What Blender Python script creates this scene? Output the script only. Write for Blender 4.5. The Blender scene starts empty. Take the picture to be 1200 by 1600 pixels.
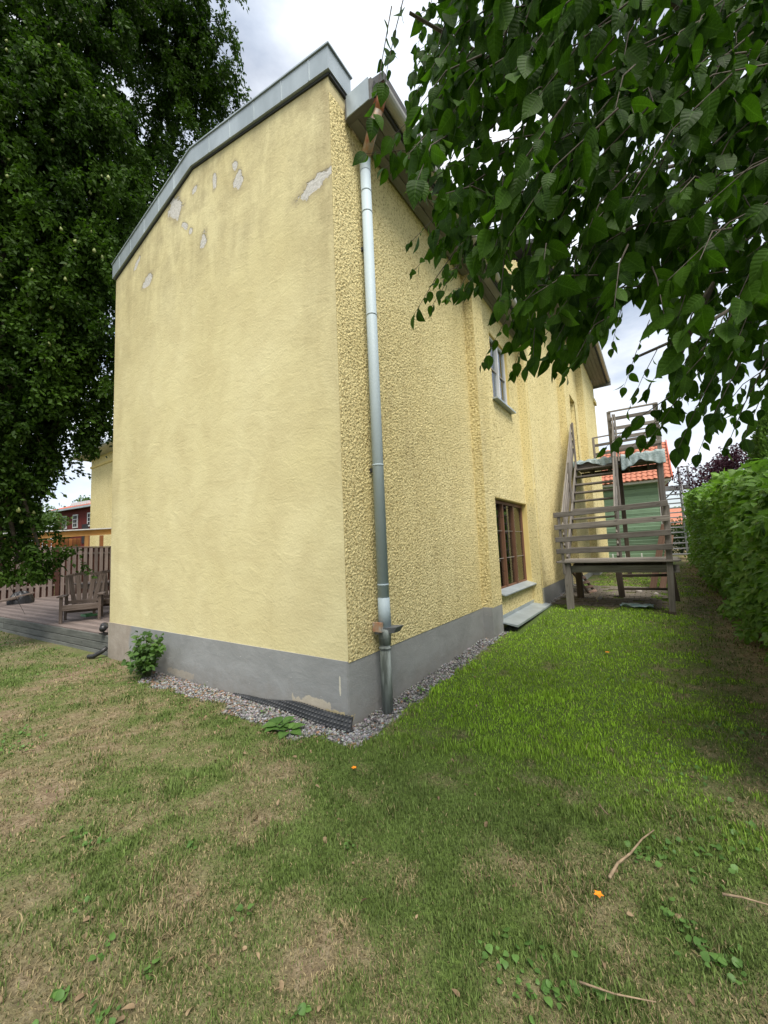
import bpy, math, random
import numpy as np
from mathutils import Vector, Matrix
rng = np.random.default_rng(7); random.seed(7)
SC = bpy.context.scene; COL = SC.collection
# ------------------------------------------------------------------ camera
CAM = Vector((2.435, -2.848, 1.6)); F = 613.93
YAW, PITCH, ROLL = math.radians(34.567), math.radians(5.208), math.radians(2.512)
_f = Vector((-math.sin(YAW)*math.cos(PITCH), math.cos(YAW)*math.cos(PITCH), math.sin(PITCH)))
_r = Vector((math.cos(YAW), math.sin(YAW), 0)); _u = _r.cross(_f)
CR = _r*math.cos(ROLL)-_u*math.sin(ROLL); CU = _u*math.cos(ROLL)+_r*math.sin(ROLL); CF = _f
cd = bpy.data.cameras.new('camera'); cam = bpy.data.objects.new('camera', cd); COL.objects.link(cam)
cd.sensor_fit = 'VERTICAL'; cd.sensor_height = 34.6; cd.sensor_width = 25.95; cd.lens = 34.6*F/1600
cd.clip_start = .05; cd.clip_end = 2000
m = Matrix((CR, CU, -CF)).transposed().to_4x4(); m.translation = CAM; cam.matrix_world = m
SC.camera = cam
def at(px, py, d):
    """world point seen at (px,py) of the photograph at forward distance d (metres)"""
    return CAM + (CF + CR*((px-600)/F) + CU*((800-py)/F))*d
# ------------------------------------------------------------------ sky and sun
SUN_EL, SUN_AZ = math.radians(58), math.radians(128)      # azimuth from +Y towards +X
W = bpy.data.worlds.new('World'); SC.world = W; W.use_nodes = True
wn = W.node_tree; wn.nodes.clear()
def wnode(t, **a):
    n = wn.nodes.new(t)
    for k, v in a.items(): setattr(n, k, v)
    return n
sky = wnode('ShaderNodeTexSky', sky_type='NISHITA'); sky.sun_disc = False
sky.sun_elevation = SUN_EL; sky.sun_rotation = SUN_AZ; sky.dust_density = 1.5; sky.ozone_density = 1.0
tc = wnode('ShaderNodeTexCoord'); mp = wnode('ShaderNodeMapping'); mp.inputs['Scale'].default_value = (1.0, 1.0, 2.6)
nz = wnode('ShaderNodeTexNoise'); nz.inputs['Scale'].default_value = 1.9; nz.inputs['Detail'].default_value = 7; nz.inputs['Roughness'].default_value = .55
cr = wnode('ShaderNodeValToRGB'); cr.color_ramp.elements[0].position = .36; cr.color_ramp.elements[1].position = .60
cr.color_ramp.elements[0].color = (.22, .22, .22, 1)
nz2 = wnode('ShaderNodeTexNoise'); nz2.inputs['Scale'].default_value = 4.5; nz2.inputs['Detail'].default_value = 6
cr2 = wnode('ShaderNodeValToRGB')
cr2.color_ramp.elements[0].position = .3; cr2.color_ramp.elements[0].color = (7.2, 7.9, 8.9, 1)
cr2.color_ramp.elements[1].position = .7; cr2.color_ramp.elements[1].color = (9.0, 9.2, 9.5, 1)
mixs = wnode('ShaderNodeMixRGB'); bg = wnode('ShaderNodeBackground'); bg.inputs['Strength'].default_value = .075
wo = wnode('ShaderNodeOutputWorld')
L = wn.links.new
L(tc.outputs['Generated'], mp.inputs['Vector']); L(mp.outputs[0], nz.inputs['Vector']); L(mp.outputs[0], nz2.inputs['Vector'])
L(nz.outputs[0], cr.inputs[0]); L(nz2.outputs[0], cr2.inputs[0])
L(cr.outputs[0], mixs.inputs[0]); L(sky.outputs[0], mixs.inputs[1]); L(cr2.outputs[0], mixs.inputs[2])
L(mixs.outputs[0], bg.inputs[0]); L(bg.outputs[0], wo.inputs[0])
sl = bpy.data.lights.new('sun', 'SUN'); sl.energy = 2.7; sl.angle = math.radians(30); sl.color = (1, .95, .86)
so = bpy.data.objects.new('sun', sl); COL.objects.link(so); so.location = (10, -4, 14)
sd = Vector((math.sin(SUN_AZ)*math.cos(SUN_EL), math.cos(SUN_AZ)*math.cos(SUN_EL), math.sin(SUN_EL)))
so.rotation_euler = sd.to_track_quat('Z', 'Y').to_euler()
SC.view_settings.view_transform = 'Standard'; SC.view_settings.look = 'None'
SC.view_settings.exposure = 1.0; SC.view_settings.gamma = 1
SC.render.engine = 'CYCLES'
try:
    SC.cycles.use_denoising = True; SC.cycles.max_bounces = 8; SC.cycles.transparent_max_bounces = 12
except Exception: pass

# ------------------------------------------------------------------ node helpers
class G:
    def __init__(s, name):
        s.m = bpy.data.materials.new(name); s.m.use_nodes = True; s.t = s.m.node_tree; s.t.nodes.clear()
        s.out = s.t.nodes.new('ShaderNodeOutputMaterial')
        s.tc = s.n('ShaderNodeTexCoord')
    def n(s, typ, ins=None, **attrs):
        nd = s.t.nodes.new(typ)
        for k, v in attrs.items(): setattr(nd, k, v)
        for k, v in (ins or {}).items():
            i = nd.inputs[k]
            if isinstance(v, bpy.types.NodeSocket): s.t.links.new(v, i)
            else: i.default_value = v
        return nd
    def obj(s): return s.tc.outputs['Object']
    def map(s, sc=(1, 1, 1), src=None):
        return s.n('ShaderNodeMapping', {'Vector': src or s.obj(), 'Scale': sc}).outputs[0]
    def noise(s, scale, detail=4, rough=.55, vec=None, dist=0):
        return s.n('ShaderNodeTexNoise', {'Vector': vec or s.obj(), 'Scale': scale, 'Detail': detail, 'Roughness': rough, 'Distortion': dist}).outputs[0]
    def ramp(s, fac, *stops):
        nd = s.n('ShaderNodeValToRGB', {0: fac}); e = nd.color_ramp.elements
        while len(e) < len(stops): e.new(.5)
        for el, (p, c) in zip(e, stops):
            el.position = p; el.color = (c, c, c, 1) if isinstance(c, (int, float)) else (*c, 1)
        return nd.outputs[0]
    def mix(s, fac, a, b, mode='MIX'):
        col = lambda v: v if isinstance(v, bpy.types.NodeSocket) else ((v, v, v, 1) if isinstance(v, (int, float)) else (*v, 1))
        return s.n('ShaderNodeMixRGB', {0: fac, 1: col(a), 2: col(b)}, blend_type=mode).outputs[0]
    def math(s, op, a, b=0):
        return s.n('ShaderNodeMath', {0: a, 1: b}, operation=op).outputs[0]
    def bump(s, h, strength=.3, dist=.01, normal=None):
        d = {'Height': h, 'Strength': strength, 'Distance': dist}
        if normal: d['Normal'] = normal
        return s.n('ShaderNodeBump', d).outputs[0]
    def pbr(s, color, rough=.8, normal=None, metal=0, spec=.4):
        c = color if isinstance(color, bpy.types.NodeSocket) else (*color, 1)
        d = {'Base Color': c, 'Roughness': rough, 'Metallic': metal, 'Specular IOR Level': spec}
        if normal: d['Normal'] = normal
        return s.n('ShaderNodeBsdfPrincipled', d).outputs[0]
    def done(s, sh):
        s.t.links.new(sh, s.out.inputs['Surface']); return s.m
    def rnd(s): return s.n('ShaderNodeObjectInfo').outputs['Random']

def simple(name, c1, c2=None, scale=8, rough=.8, bump=.2, bd=.004, metal=0, spec=.4, vec=None, lo=.35, hi=.65):
    g = G(name); c2 = c2 or tuple(v*.8 for v in c1)
    n = g.noise(scale, 6, .6, g.map(vec) if vec else None)
    c = g.ramp(n, (lo, c1), (hi, c2))
    nb = g.bump(g.noise(scale*4, 4), bump, bd)
    return g.done(g.pbr(c, rough, nb, metal, spec))
def wood(name, c1, c2, c3, rough=.85, along=(1.2, 22, 22)):
    g = G(name)
    off = g.n('ShaderNodeVectorMath', {0: g.obj(), 1: g.n('ShaderNodeCombineXYZ', {0: g.math('MULTIPLY', g.rnd(), 37.), 1: g.math('MULTIPLY', g.rnd(), 11.)}).outputs[0]}, operation='ADD').outputs[0]
    v = g.map(along, off)
    n = g.noise(1.6, 7, .65, v, .4)
    c = g.ramp(n, (.25, c1), (.5, c2), (.75, c3))
    blot = g.noise(2.2, 4, .6, off)
    c = g.mix(g.ramp(blot, (.4, 0), (.75, .35)), c, tuple(v*.55 for v in c1))
    c = g.mix(1, c, g.ramp(g.rnd(), (0, .62), (1, 1.25)), 'MULTIPLY')
    kn = g.n('ShaderNodeTexVoronoi', {'Vector': g.map((2.2, 9, 9), off), 'Scale': 1.0}).outputs['Distance']
    c = g.mix(g.ramp(kn, (.05, .8), (.1, 0)), c, tuple(v*.35 for v in c1))
    return g.done(g.pbr(c, rough, g.bump(n, .5, .003), spec=.25))

# ------------------------------------------------------------------ mesh helpers
def setp(o, label=None, cat=None, group=None, kind=None):
    if label: o['label'] = label
    if cat: o['category'] = cat
    if group: o['group'] = group
    if kind: o['kind'] = kind
    return o
def empty(name, loc, label=None, cat=None, group=None, kind=None):
    o = bpy.data.objects.new(name, None); o.empty_display_size = .1; o.location = loc; COL.objects.link(o)
    return setp(o, label, cat, group, kind)
def wloc(o):
    v = Vector((0, 0, 0))
    while o is not None: v += o.location; o = o.parent
    return v
def link(name, me, mat, parent=None):
    o = bpy.data.objects.new(name, me); COL.objects.link(o)
    if mat and not me.materials: me.materials.append(mat)
    if parent: o.parent = parent
    return o
def place(o, M, parent):
    if parent: M = Matrix.Translation(-wloc(parent)) @ M
    o.matrix_local = M
    return o
def np_mesh(name, V, Fc, mat, parent=None, cols=None, smooth=False, uv=None):
    V = np.asarray(V, np.float32).reshape(-1, 3); Fc = np.asarray(Fc, np.int32)
    if parent is not None:
        V = V - np.array(wloc(parent), np.float32)
    k = Fc.shape[1]; me = bpy.data.meshes.new(name)
    me.vertices.add(len(V)); me.vertices.foreach_set('co', V.ravel())
    me.loops.add(Fc.size); me.loops.foreach_set('vertex_index', Fc.ravel())
    me.polygons.add(len(Fc)); me.polygons.foreach_set('loop_start', np.arange(0, Fc.size, k, dtype=np.int32))
    if smooth: me.polygons.foreach_set('use_smooth', np.ones(len(Fc), bool))
    if cols is not None:
        a = me.color_attributes.new('col', 'FLOAT_COLOR', 'POINT')
        c = np.ones((len(V), 4), np.float32); c[:, :3] = cols; a.data.foreach_set('color', c.ravel())
    me.update(calc_edges=True); me.validate()
    return link(name, me, mat, parent)
class MB:
    def __init__(s): s.v = []; s.f = []; s.sm = False
    def add(s, vs, fs):
        b = len(s.v); s.v += [Vector(v) for v in vs]; s.f += [tuple(i+b for i in f) for f in fs]; return s
    def box(s, a, b):
        x0, y0, z0 = a; x1, y1, z1 = b
        return s.add([(x0, y0, z0), (x1, y0, z0), (x1, y1, z0), (x0, y1, z0), (x0, y0, z1), (x1, y0, z1), (x1, y1, z1), (x0, y1, z1)],
                     [(3, 2, 1, 0), (4, 5, 6, 7), (0, 1, 5, 4), (1, 2, 6, 5), (2, 3, 7, 6), (3, 0, 4, 7)])
    def quad(s, a, b, c, d): return s.add([a, b, c, d], [(0, 1, 2, 3)])
    def prism(s, poly, axis, a, b):
        """polygon given as 2-D points, extruded along axis ('y': (x,z) points, 'x': (y,z), 'z': (x,y)) from a to b"""
        mk = {'y': lambda p, t: (p[0], t, p[1]), 'x': lambda p, t: (t, p[0], p[1]), 'z': lambda p, t: (p[0], p[1], t)}[axis]
        n = len(poly); vs = [mk(p, a) for p in poly]+[mk(p, b) for p in poly]
        fs = [tuple(range(n)), tuple(range(2*n-1, n-1, -1))]+[(i, i+n, (i+1) % n+n, (i+1) % n) for i in range(n)]
        return s.add(vs, fs)
    def tube(s, pts, r, seg=8, cap=True):
        pts = [Vector(p) for p in pts]; rr = r if isinstance(r, (list, tuple)) else [r]*len(pts)
        b = len(s.v); prev = None
        for i, p in enumerate(pts):
            d = (pts[min(i+1, len(pts)-1)]-pts[max(i-1, 0)]).normalized()
            if prev is None: x = d.orthogonal().normalized()
            else: x = (prev-d*prev.dot(d)).normalized()
            prev = x; y = d.cross(x)
            for k in range(seg):
                a = 2*math.pi*k/seg; s.v.append(p+(x*math.cos(a)+y*math.sin(a))*rr[i])
        for i in range(len(pts)-1):
            for k in range(seg):
                s.f.append((b+i*seg+k, b+i*seg+(k+1) % seg, b+(i+1)*seg+(k+1) % seg, b+(i+1)*seg+k))
        if cap:
            s.f.append(tuple(b+k for k in reversed(range(seg)))); e = b+(len(pts)-1)*seg; s.f.append(tuple(e+k for k in range(seg)))
        return s
    def build(s, name, mat, parent=None, smooth=False, fix=True):
        import bmesh
        off = wloc(parent) if parent else Vector((0, 0, 0))
        me = bpy.data.meshes.new(name); me.from_pydata([v-off for v in s.v], [], s.f)
        if fix:
            bm = bmesh.new(); bm.from_mesh(me); bmesh.ops.recalc_face_normals(bm, faces=bm.faces[:]); bm.to_mesh(me); bm.free()
        if smooth:
            for p in me.polygons: p.use_smooth = True
        me.update(); return link(name, me, mat, parent)
_bc = {}
def bevbox(dx, dy, dz, mat, bev=.006):
    key = (round(dx, 3), round(dy, 3), round(dz, 3), mat.name, bev)
    if key in _bc: return _bc[key]
    import bmesh
    bm = bmesh.new(); bmesh.ops.create_cube(bm, size=1)
    for v in bm.verts: v.co = Vector((v.co.x*dx, v.co.y*dy, v.co.z*dz))
    if bev: bmesh.ops.bevel(bm, geom=bm.edges[:], offset=min(bev, min(dx, dy, dz)*.3), segments=1, affect='EDGES')
    me = bpy.data.meshes.new('board'); bm.to_mesh(me); bm.free(); me.materials.append(mat); _bc[key] = me
    return me
def beam(name, parent, p0, p1, w, h, mat, up=(0, 0, 1), bev=.006):
    """bar with local X from p0 to p1, width w (sideways) and height h (towards up)"""
    p0, p1 = Vector(p0), Vector(p1); x = (p1-p0); Ln = x.length; x.normalize()
    up = Vector(up)
    if abs(x.dot(up)) > .97: up = Vector((0, 1, 0))
    y = up.cross(x).normalized(); z = x.cross(y)
    o = link(name, bevbox(Ln, w, h, mat, bev), mat, parent)
    M = Matrix((x, y, z)).transposed().to_4x4(); M.translation = (p0+p1)/2
    return place(o, M, parent)

# numpy value noise
def vnoise(x, y, seed=0):
    xi = np.floor(x).astype(np.int64); yi = np.floor(y).astype(np.int64); fx = x-xi; fy = y-yi
    fx = fx*fx*(3-2*fx); fy = fy*fy*(3-2*fy)
    def h(a, b):
        n = (a*374761393+b*668265263+seed*144665) & 0xffffffff
        n = ((n ^ (n >> 13))*1274126177) & 0xffffffff
        return ((n ^ (n >> 16)) & 0xffff)/65535.
    return (h(xi, yi)*(1-fx)+h(xi+1, yi)*fx)*(1-fy)+(h(xi, yi+1)*(1-fx)+h(xi+1, yi+1)*fx)*fy
def fbm(x, y, sc, seed=0, o=4):
    t = 0; a = 1; s = 0
    for i in range(o): t = t+a*vnoise(x*sc*2**i, y*sc*2**i, seed+i); s += a; a *= .55
    return t/s
sstep = lambda a, b, t: (lambda u: u*u*(3-2*u))(np.clip((t-a)/(b-a), 0, 1))

# ------------------------------------------------------------------ materials
GREY_METAL = simple('grey sheet metal', (.40, .45, .475), (.30, .345, .365), 3, .45, .08, .003, .35, vec=(1, 1, .4))
def house_mats():
    # smooth render of the gable
    g = G('smooth yellow render')
    big = g.noise(.55, 5, .55); mid = g.noise(1.5, 8, .68, None, .5)
    c = g.ramp(big, (.3, (.61, .535, .285)), (.7, (.69, .62, .365)))
    c = g.mix(g.ramp(mid, (.40, 0), (.72, .55)), c, (.47, .39, .205))
    sep = g.n('ShaderNodeSeparateXYZ', {0: g.obj()})
    x, z = sep.outputs[0], sep.outputs[2]
    streak = g.noise(1, 7, .7, g.map((3.1, 1, .9)), .6)
    hm = g.n('ShaderNodeMapRange', {0: z, 1: 4.4, 2: 6.9, 3: 0., 4: 1.}).outputs[0]
    sm = g.math('MULTIPLY', g.ramp(streak, (.44, 0), (.70, 1)), hm)
    c = g.mix(g.math('MULTIPLY', sm, .6), c, (.24, .19, .105))
    # grime strip along the coping and at the corner
    c = g.mix(g.math('MULTIPLY', g.ramp(g.noise(3.1, 6, .7), (.45, 0), (.7, .5)), hm), c, (.27, .22, .13))
    low = g.n('ShaderNodeMapRange', {0: x, 1: -3.6, 2: -5.3, 3: 0., 4: 1.}).outputs[0]  # patchy brown tint growing towards the left end of the wall
    c = g.mix(g.math('MULTIPLY', g.ramp(g.noise(1.4, 5, .6, g.map((1, 1, .35))), (.4, 0), (.7, .55)), low), c, (.36, .30, .16))
    cx_ = g.n('ShaderNodeMapRange', {0: x, 1: -.75, 2: -.05, 3: 0., 4: 1.}).outputs[0]
    cz_ = g.n('ShaderNodeMapRange', {0: z, 1: 2.2, 2: 5.2, 3: 0., 4: 1.}).outputs[0]
    c = g.mix(g.math('MULTIPLY', g.math('MULTIPLY', cx_, cz_), g.ramp(g.noise(2.2, 7, .7, g.map((1.5, 1, .5))), (.38, 0), (.66, .75))), c, (.30, .24, .13))
    # fallen-off plaster: irregular patches
    mask = None
    nn = g.noise(7, 5, .6)
    for (px, pz, rx, rz, rot) in [(-.22, 5.50, .27, .085, .12), (-1.57, 6.35, .085, .13, .1), (-2.09, 6.67, .05, .10, 0), (-2.60, 6.84, .07, .06, .3),
                                  (-3.12, 6.86, .22, .17, -.7), (-2.36, 5.93, .075, .12, -.2), (-2.85, 6.42, .10, .04, -.7), (-2.68, 6.26, .05, .06, 0),
                                  (-3.98, 6.06, .17, .10, .25), (-1.63, 6.60, .05, .07, .5), (-4.35, 6.55, .13, .05, .6)]:
        v = g.n('ShaderNodeMapping', {'Vector': g.obj(), 'Location': (px, 0, pz), 'Rotation': (0, -rot, 0), 'Scale': (rx, 40., rz)}, vector_type='TEXTURE').outputs[0]
        d = g.n('ShaderNodeVectorMath', {0: v}, operation='LENGTH').outputs['Value']
        d = g.math('ADD', d, g.math('MULTIPLY', g.math('SUBTRACT', nn, .5), 2.6))
        d = g.math('MULTIPLY', d, .5); mk = g.ramp(d, (.46, 1), (.5, 0)); rim = g.ramp(d, (.5, .5), (.85, 0))
        c = g.mix(rim, c, (.30, .25, .16))
        mask = mk if mask is None else g.math('MAXIMUM', mask, mk)
    bare = g.ramp(g.noise(26, 4, .6, g.map((1, 1, 2.2))), (.35, (.42, .40, .36)), (.65, (.62, .60, .56)))
    c = g.mix(mask, c, bare)
    trowel = g.noise(3.2, 7, .62, g.map((1, 1, 1.9)), 1.3)
    fine = g.noise(38, 5, .6)
    h = g.math('ADD', g.math('MULTIPLY', trowel, .20), g.math('MULTIPLY', fine, .14))
    h = g.math('SUBTRACT', h, g.math('MULTIPLY', mask, .8))
    nb = g.bump(h, .75, .045)
    gable = g.done(g.pbr(c, .92, nb, spec=.15))
    # roughcast
    g = G('roughcast yellow render')
    big = g.noise(.7, 5, .6); spk = g.noise(30, 4, .7)
    c = g.ramp(big, (.3, (.68, .575, .285)), (.7, (.77, .67, .36)))
    c = g.mix(g.ramp(spk, (.36, .85), (.49, 0)), c, (.30, .22, .09))
    c = g.mix(g.ramp(spk, (.55, 0), (.75, .45)), c, (.82, .70, .40))
    dirt = g.noise(1, 6, .65, g.map((2.6, 2.6, .5)))
    c = g.mix(g.ramp(dirt, (.55, 0), (.85, .5)), c, (.34, .26, .13))
    v = g.n('ShaderNodeTexVoronoi', {'Vector': g.obj(), 'Scale': 55.}, feature='SMOOTH_F1').outputs['Distance']
    h = g.math('ADD', g.noise(42, 5, .65, None, .8), g.math('MULTIPLY', v, .6))
    rough = g.done(g.pbr(c, .95, g.bump(h, .9, .02), spec=.08))
    # plinth paint
    g = G('grey plinth paint')
    sep = g.n('ShaderNodeSeparateXYZ', {0: g.obj()}); x, y, z = sep.outputs
    c = g.ramp(g.noise(1.1, 6, .65, g.map((1, 1, 1.6)), .8), (.3, (.215, .22, .215)), (.7, (.30, .305, .30)))
    c = g.mix(g.ramp(g.noise(5, 6, .7, g.map((1, 1, 2)), 1.0), (.5, 0), (.75, .35)), c, (.30, .29, .275))
    # unpainted cement at the far-left end
    xe = g.math('ADD', x, g.math('MULTIPLY', g.math('SUBTRACT', g.noise(2.4, 5), .5), .35))
    cem = g.ramp(xe, (.0, 0), (1., 0))
    cm = g.n('ShaderNodeMapRange', {0: xe, 1: -4.36, 2: -4.42, 3: 0., 4: 1.}).outputs[0]
    c = g.mix(cm, c, g.ramp(g.noise(3, 6, .7), (.3, (.27, .23, .19)), (.7, (.36, .32, .27))))
    nn = g.noise(9, 5, .65)
    for (px, pz, rx, rz, rot, col) in [(-.42, .105, .30, .075, -.08, (.47, .42, .33)), (-.17, .06, .2, .06, 0, (.50, .43, .25)), (-.10, .34, .012, .09, 0, (.50, .47, .38)), (-2.9, .06, .35, .05, 0, (.36, .33, .28))]:
        v = g.n('ShaderNodeMapping', {'Vector': g.obj(), 'Location': (px, 0, pz), 'Rotation': (0, -rot, 0), 'Scale': (rx, .2, rz)}, vector_type='TEXTURE').outputs[0]
        d = g.n('ShaderNodeVectorMath', {0: v}, operation='LENGTH').outputs['Value']
        d = g.math('ADD', d, g.math('MULTIPLY', g.math('SUBTRACT', nn, .5), 2.2))
        c = g.mix(g.ramp(g.math('MULTIPLY', d, .5), (.465, 1), (.5, 0)), c, col)
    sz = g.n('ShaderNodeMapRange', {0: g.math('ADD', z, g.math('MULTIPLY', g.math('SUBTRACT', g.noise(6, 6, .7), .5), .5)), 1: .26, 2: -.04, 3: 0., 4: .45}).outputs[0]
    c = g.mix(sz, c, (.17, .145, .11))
    # small scuffs
    sc_ = g.noise(19, 3, .5, g.map((1, 1, 2.5)))
    c = g.mix(g.ramp(sc_, (.715, 0), (.74, .6)), c, (.55, .53, .48))
    h = g.math('ADD', g.noise(3.5, 7, .6, g.map((1, 1, 1.7)), .5), g.math('MULTIPLY', g.noise(45, 4), .2))
    plinth = g.done(g.pbr(c, .85, g.bump(h, .4, .02), spec=.2))
    return gable, rough, plinth
GABLE, ROUGH, PLINTH = house_mats()
SOFFIT = wood('painted soffit boards', (.15, .148, .145), (.19, .187, .18), (.22, .217, .21), .7)
ROOF_M = simple('dark roof felt', (.10, .10, .105), (.07, .07, .075), 4, .9)
WHITE_METAL = simple('pale gutter metal', (.46, .45, .42), (.36, .35, .33), 2, .5, .05, .002, .1)
PIPE_M = simple('blue grey painted pipe', (.40, .475, .51), (.34, .41, .44), 1.6, .6, .06, .002, 0, vec=(1, 1, .25))
BROWN_FRAME = wood('brown window wood', (.15, .075, .045), (.19, .095, .056), (.23, .12, .072), .5, (22, 22, 1.2))
WHITE_FRAME = simple('white window paint', (.62, .63, .63), (.52, .53, .54), 3, .5, .05)
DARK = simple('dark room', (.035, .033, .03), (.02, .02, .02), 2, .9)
CURTAIN = simple('light curtain', (.42, .40, .35), (.34, .32, .28), 3, .9, vec=(1, 9, .3))
def glassmat():
    g = G('window glass')
    fr = g.n('ShaderNodeFresnel', {'IOR': 1.55}).outputs[0]
    fr = g.math('ADD', fr, .03)
    gl = g.n('ShaderNodeBsdfGlossy', {'Color': (.9, .93, .95, 1), 'Roughness': .02, 'Normal': g.bump(g.noise(1.3, 2), .05, .01)}).outputs[0]
    tr = g.n('ShaderNodeBsdfTransparent', {'Color': (.82, .86, .86, 1)}).outputs[0]
    return g.done(g.n('ShaderNodeMixShader', {0: fr, 1: tr, 2: gl}).outputs[0])
GLASS = glassmat()

# ------------------------------------------------------------------ ground
def gz(x, y):
    """terrain height: nearly level, rising gently along the side of the house towards the back"""
    x = np.asarray(x, float); y = np.asarray(y, float)
    return sstep(-4.5, -.5, x)*(.032*np.clip(y-.5, 0, 7)+.025*np.clip(y-7.5, 0, 14)) + .012*(fbm(x, y, .8, 5, 3)-.5)
def gh(x, y): return float(gz(np.array([x]), np.array([y]))[0])
def lushness(x, y):
    """0 = dry straw, 1 = fresh green"""
    n = fbm(x, y, .9, 11, 4); n2 = fbm(x, y, 2.6, 23, 4); n3 = fbm(x, y, 6.5, 37, 3)
    wob = .55*(n-.5)+.35*(n2-.5)
    side = sstep(.0, .5, x)*(1-sstep(1.7, 2.8, x+wob))*sstep(-1.7, .9, y+1.8*wob)*(1-sstep(5.9, 6.8, y))
    base = .50+.75*(n-.5)+1.2*(n2-.5)+1.0*(n3-.5)+.10*sstep(-.9, .2, y)
    nearwall = np.exp(-((x-.6)/1.3)**2-((y+.45)/.6)**2)*.55
    far = sstep(6.3, 7.5, y)*.12
    hedge_dry = sstep(2.6, 3.1, x)*.08
    return np.clip(base+side*.72+nearwall+far-hedge_dry, 0, 1)
def gravelness(x, y):
    n = fbm(x, y, 3.1, 51, 3)
    a = ((y > -.62-.25*(n-.5)*2+.10*np.clip(-x-2.2, 0, 3)+.16*sstep(.3, -.9, -x-.9)*0) & (y < .05) & (x > -4.35+.5*(n-.5)) & (x < .02))
    a = ((y > -(.31+.45*(n-.5)-.05*np.clip(-x-2.6, 0, 2)-.12*sstep(-.35, .1, x))) & (y < .05) & (x > -3.9+.5*(n-.5)) & (x < .12))
    b = ((x > -.05) & (x < .24+.2*(n-.5)+.16*sstep(3, 6, y)) & (y >= -.28) & (y < 10))
    return a | b
def ground_mat():
    g = G('lawn soil'); at_ = g.n('ShaderNodeAttribute', attribute_name='col')
    lush = g.n('ShaderNodeSeparateColor', {0: at_.outputs['Color']})
    n = g.noise(14, 8, .7); n2 = g.noise(60, 5, .7)
    dry = g.ramp(n, (.3, (.12, .085, .055)), (.5, (.22, .165, .105)), (.72, (.36, .29, .20)))
    grn = g.ramp(n2, (.3, (.05, .085, .018)), (.7, (.12, .18, .04)))
    c = g.mix(lush.outputs[0], dry, grn)
    c = g.mix(g.ramp(n2, (.35, .5), (.5, 0)), c, (.045, .038, .024))
    gr = g.ramp(g.n('ShaderNodeTexVoronoi', {'Vector': g.obj(), 'Scale': 60.}).outputs['Color'], (.1, (.10, .095, .09)), (.9, (.36, .35, .34)))
    c = g.mix(lush.outputs[1], c, gr)
    c = g.mix(lush.outputs[2], c, g.ramp(n, (.3, (.17, .125, .07)), (.7, (.33, .26, .14))))
    return g.done(g.pbr(c, .95, g.bump(g.math('ADD', n, n2), .9, .02), spec=.15))
def axis(*segs):
    out = [segs[0][0]]
    for a, b, st in segs:
        k = max(1, int(round((b-a)/st))); out += list(np.linspace(a, b, k+1)[1:])
    return np.array(out)
xs = axis((-500, -60, 60), (-60, -12, 3), (-12, -5.4, .25), (-5.4, 4.2, .05), (4.2, 8, .4), (8, 60, 6), (60, 500, 60))
ys = axis((-500, -20, 60), (-20, -3.4, 2), (-3.4, 4.5, .05), (4.5, 12, .12), (12, 30, 1), (30, 90, 6), (90, 600, 60))
gx, gy = np.meshgrid(xs, ys)
lu = lushness(gx, gy); gv = gravelness(gx, gy).astype(float)
litter = .8*sstep(3.0, 3.4, gx+.3*(fbm(gx, gy, 2, 3)-.5))*(gy > -2)*(gx < 5)
zz = gz(gx, gy)+.012*(fbm(gx, gy, 5, 71, 3)-.5)-.015*gv
V = np.stack([gx, gy, zz], -1).reshape(-1, 3)
nx, ny = len(xs), len(ys)
ii = (np.arange(ny-1)[:, None]*nx+np.arange(nx-1)[None, :]).ravel()
Fq = np.stack([ii, ii+1, ii+nx+1, ii+nx], -1)
ground = np_mesh('ground', V, Fq, ground_mat(), None, np.stack([lu, gv, litter], -1).reshape(-1, 3), True)
setp(ground, 'patchy lawn, green beside the house and dry elsewhere', None, None, 'structure')

# ------------------------------------------------------------------ the yellow house
house = empty('yellow_house', (0, 0, 0), 'yellow rendered two storey house with grey plinth in the middle of the garden', 'house')
ZP = .57; WX = -5.16; RX, RZ = -2.62, 7.22; TZ = 6.66
MB().prism([(WX, ZP), (0, ZP), (0, TZ), (RX, RZ), (WX, TZ)], 'y', 0, .3).build('gable_wall', GABLE, house)
MB().box((WX-.015, -.012, -.3), (-.012, .3, ZP)).build('plinth', PLINTH, house)
pl = MB().prism([(-.3, .3), (-.012, .3), (-.012, -.004), (0, -.004), (.0, 3.4), (-.3, 3.4)], 'z', -.3, ZP-.004)
pl.build('plinth', PLINTH, house)
# rear core of the building
core = MB()
core.box((WX+.02, .3, -.2), (-.06, 3.7, 6.5)); core.box((WX+.02, 3.7, -.2), (-1.5, 6.3, 6.5)); core.box((WX+.02, 6.3, -.2), (.2, 16.1, 8.3))
core.build('wall_core', ROUGH, house)

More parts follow.
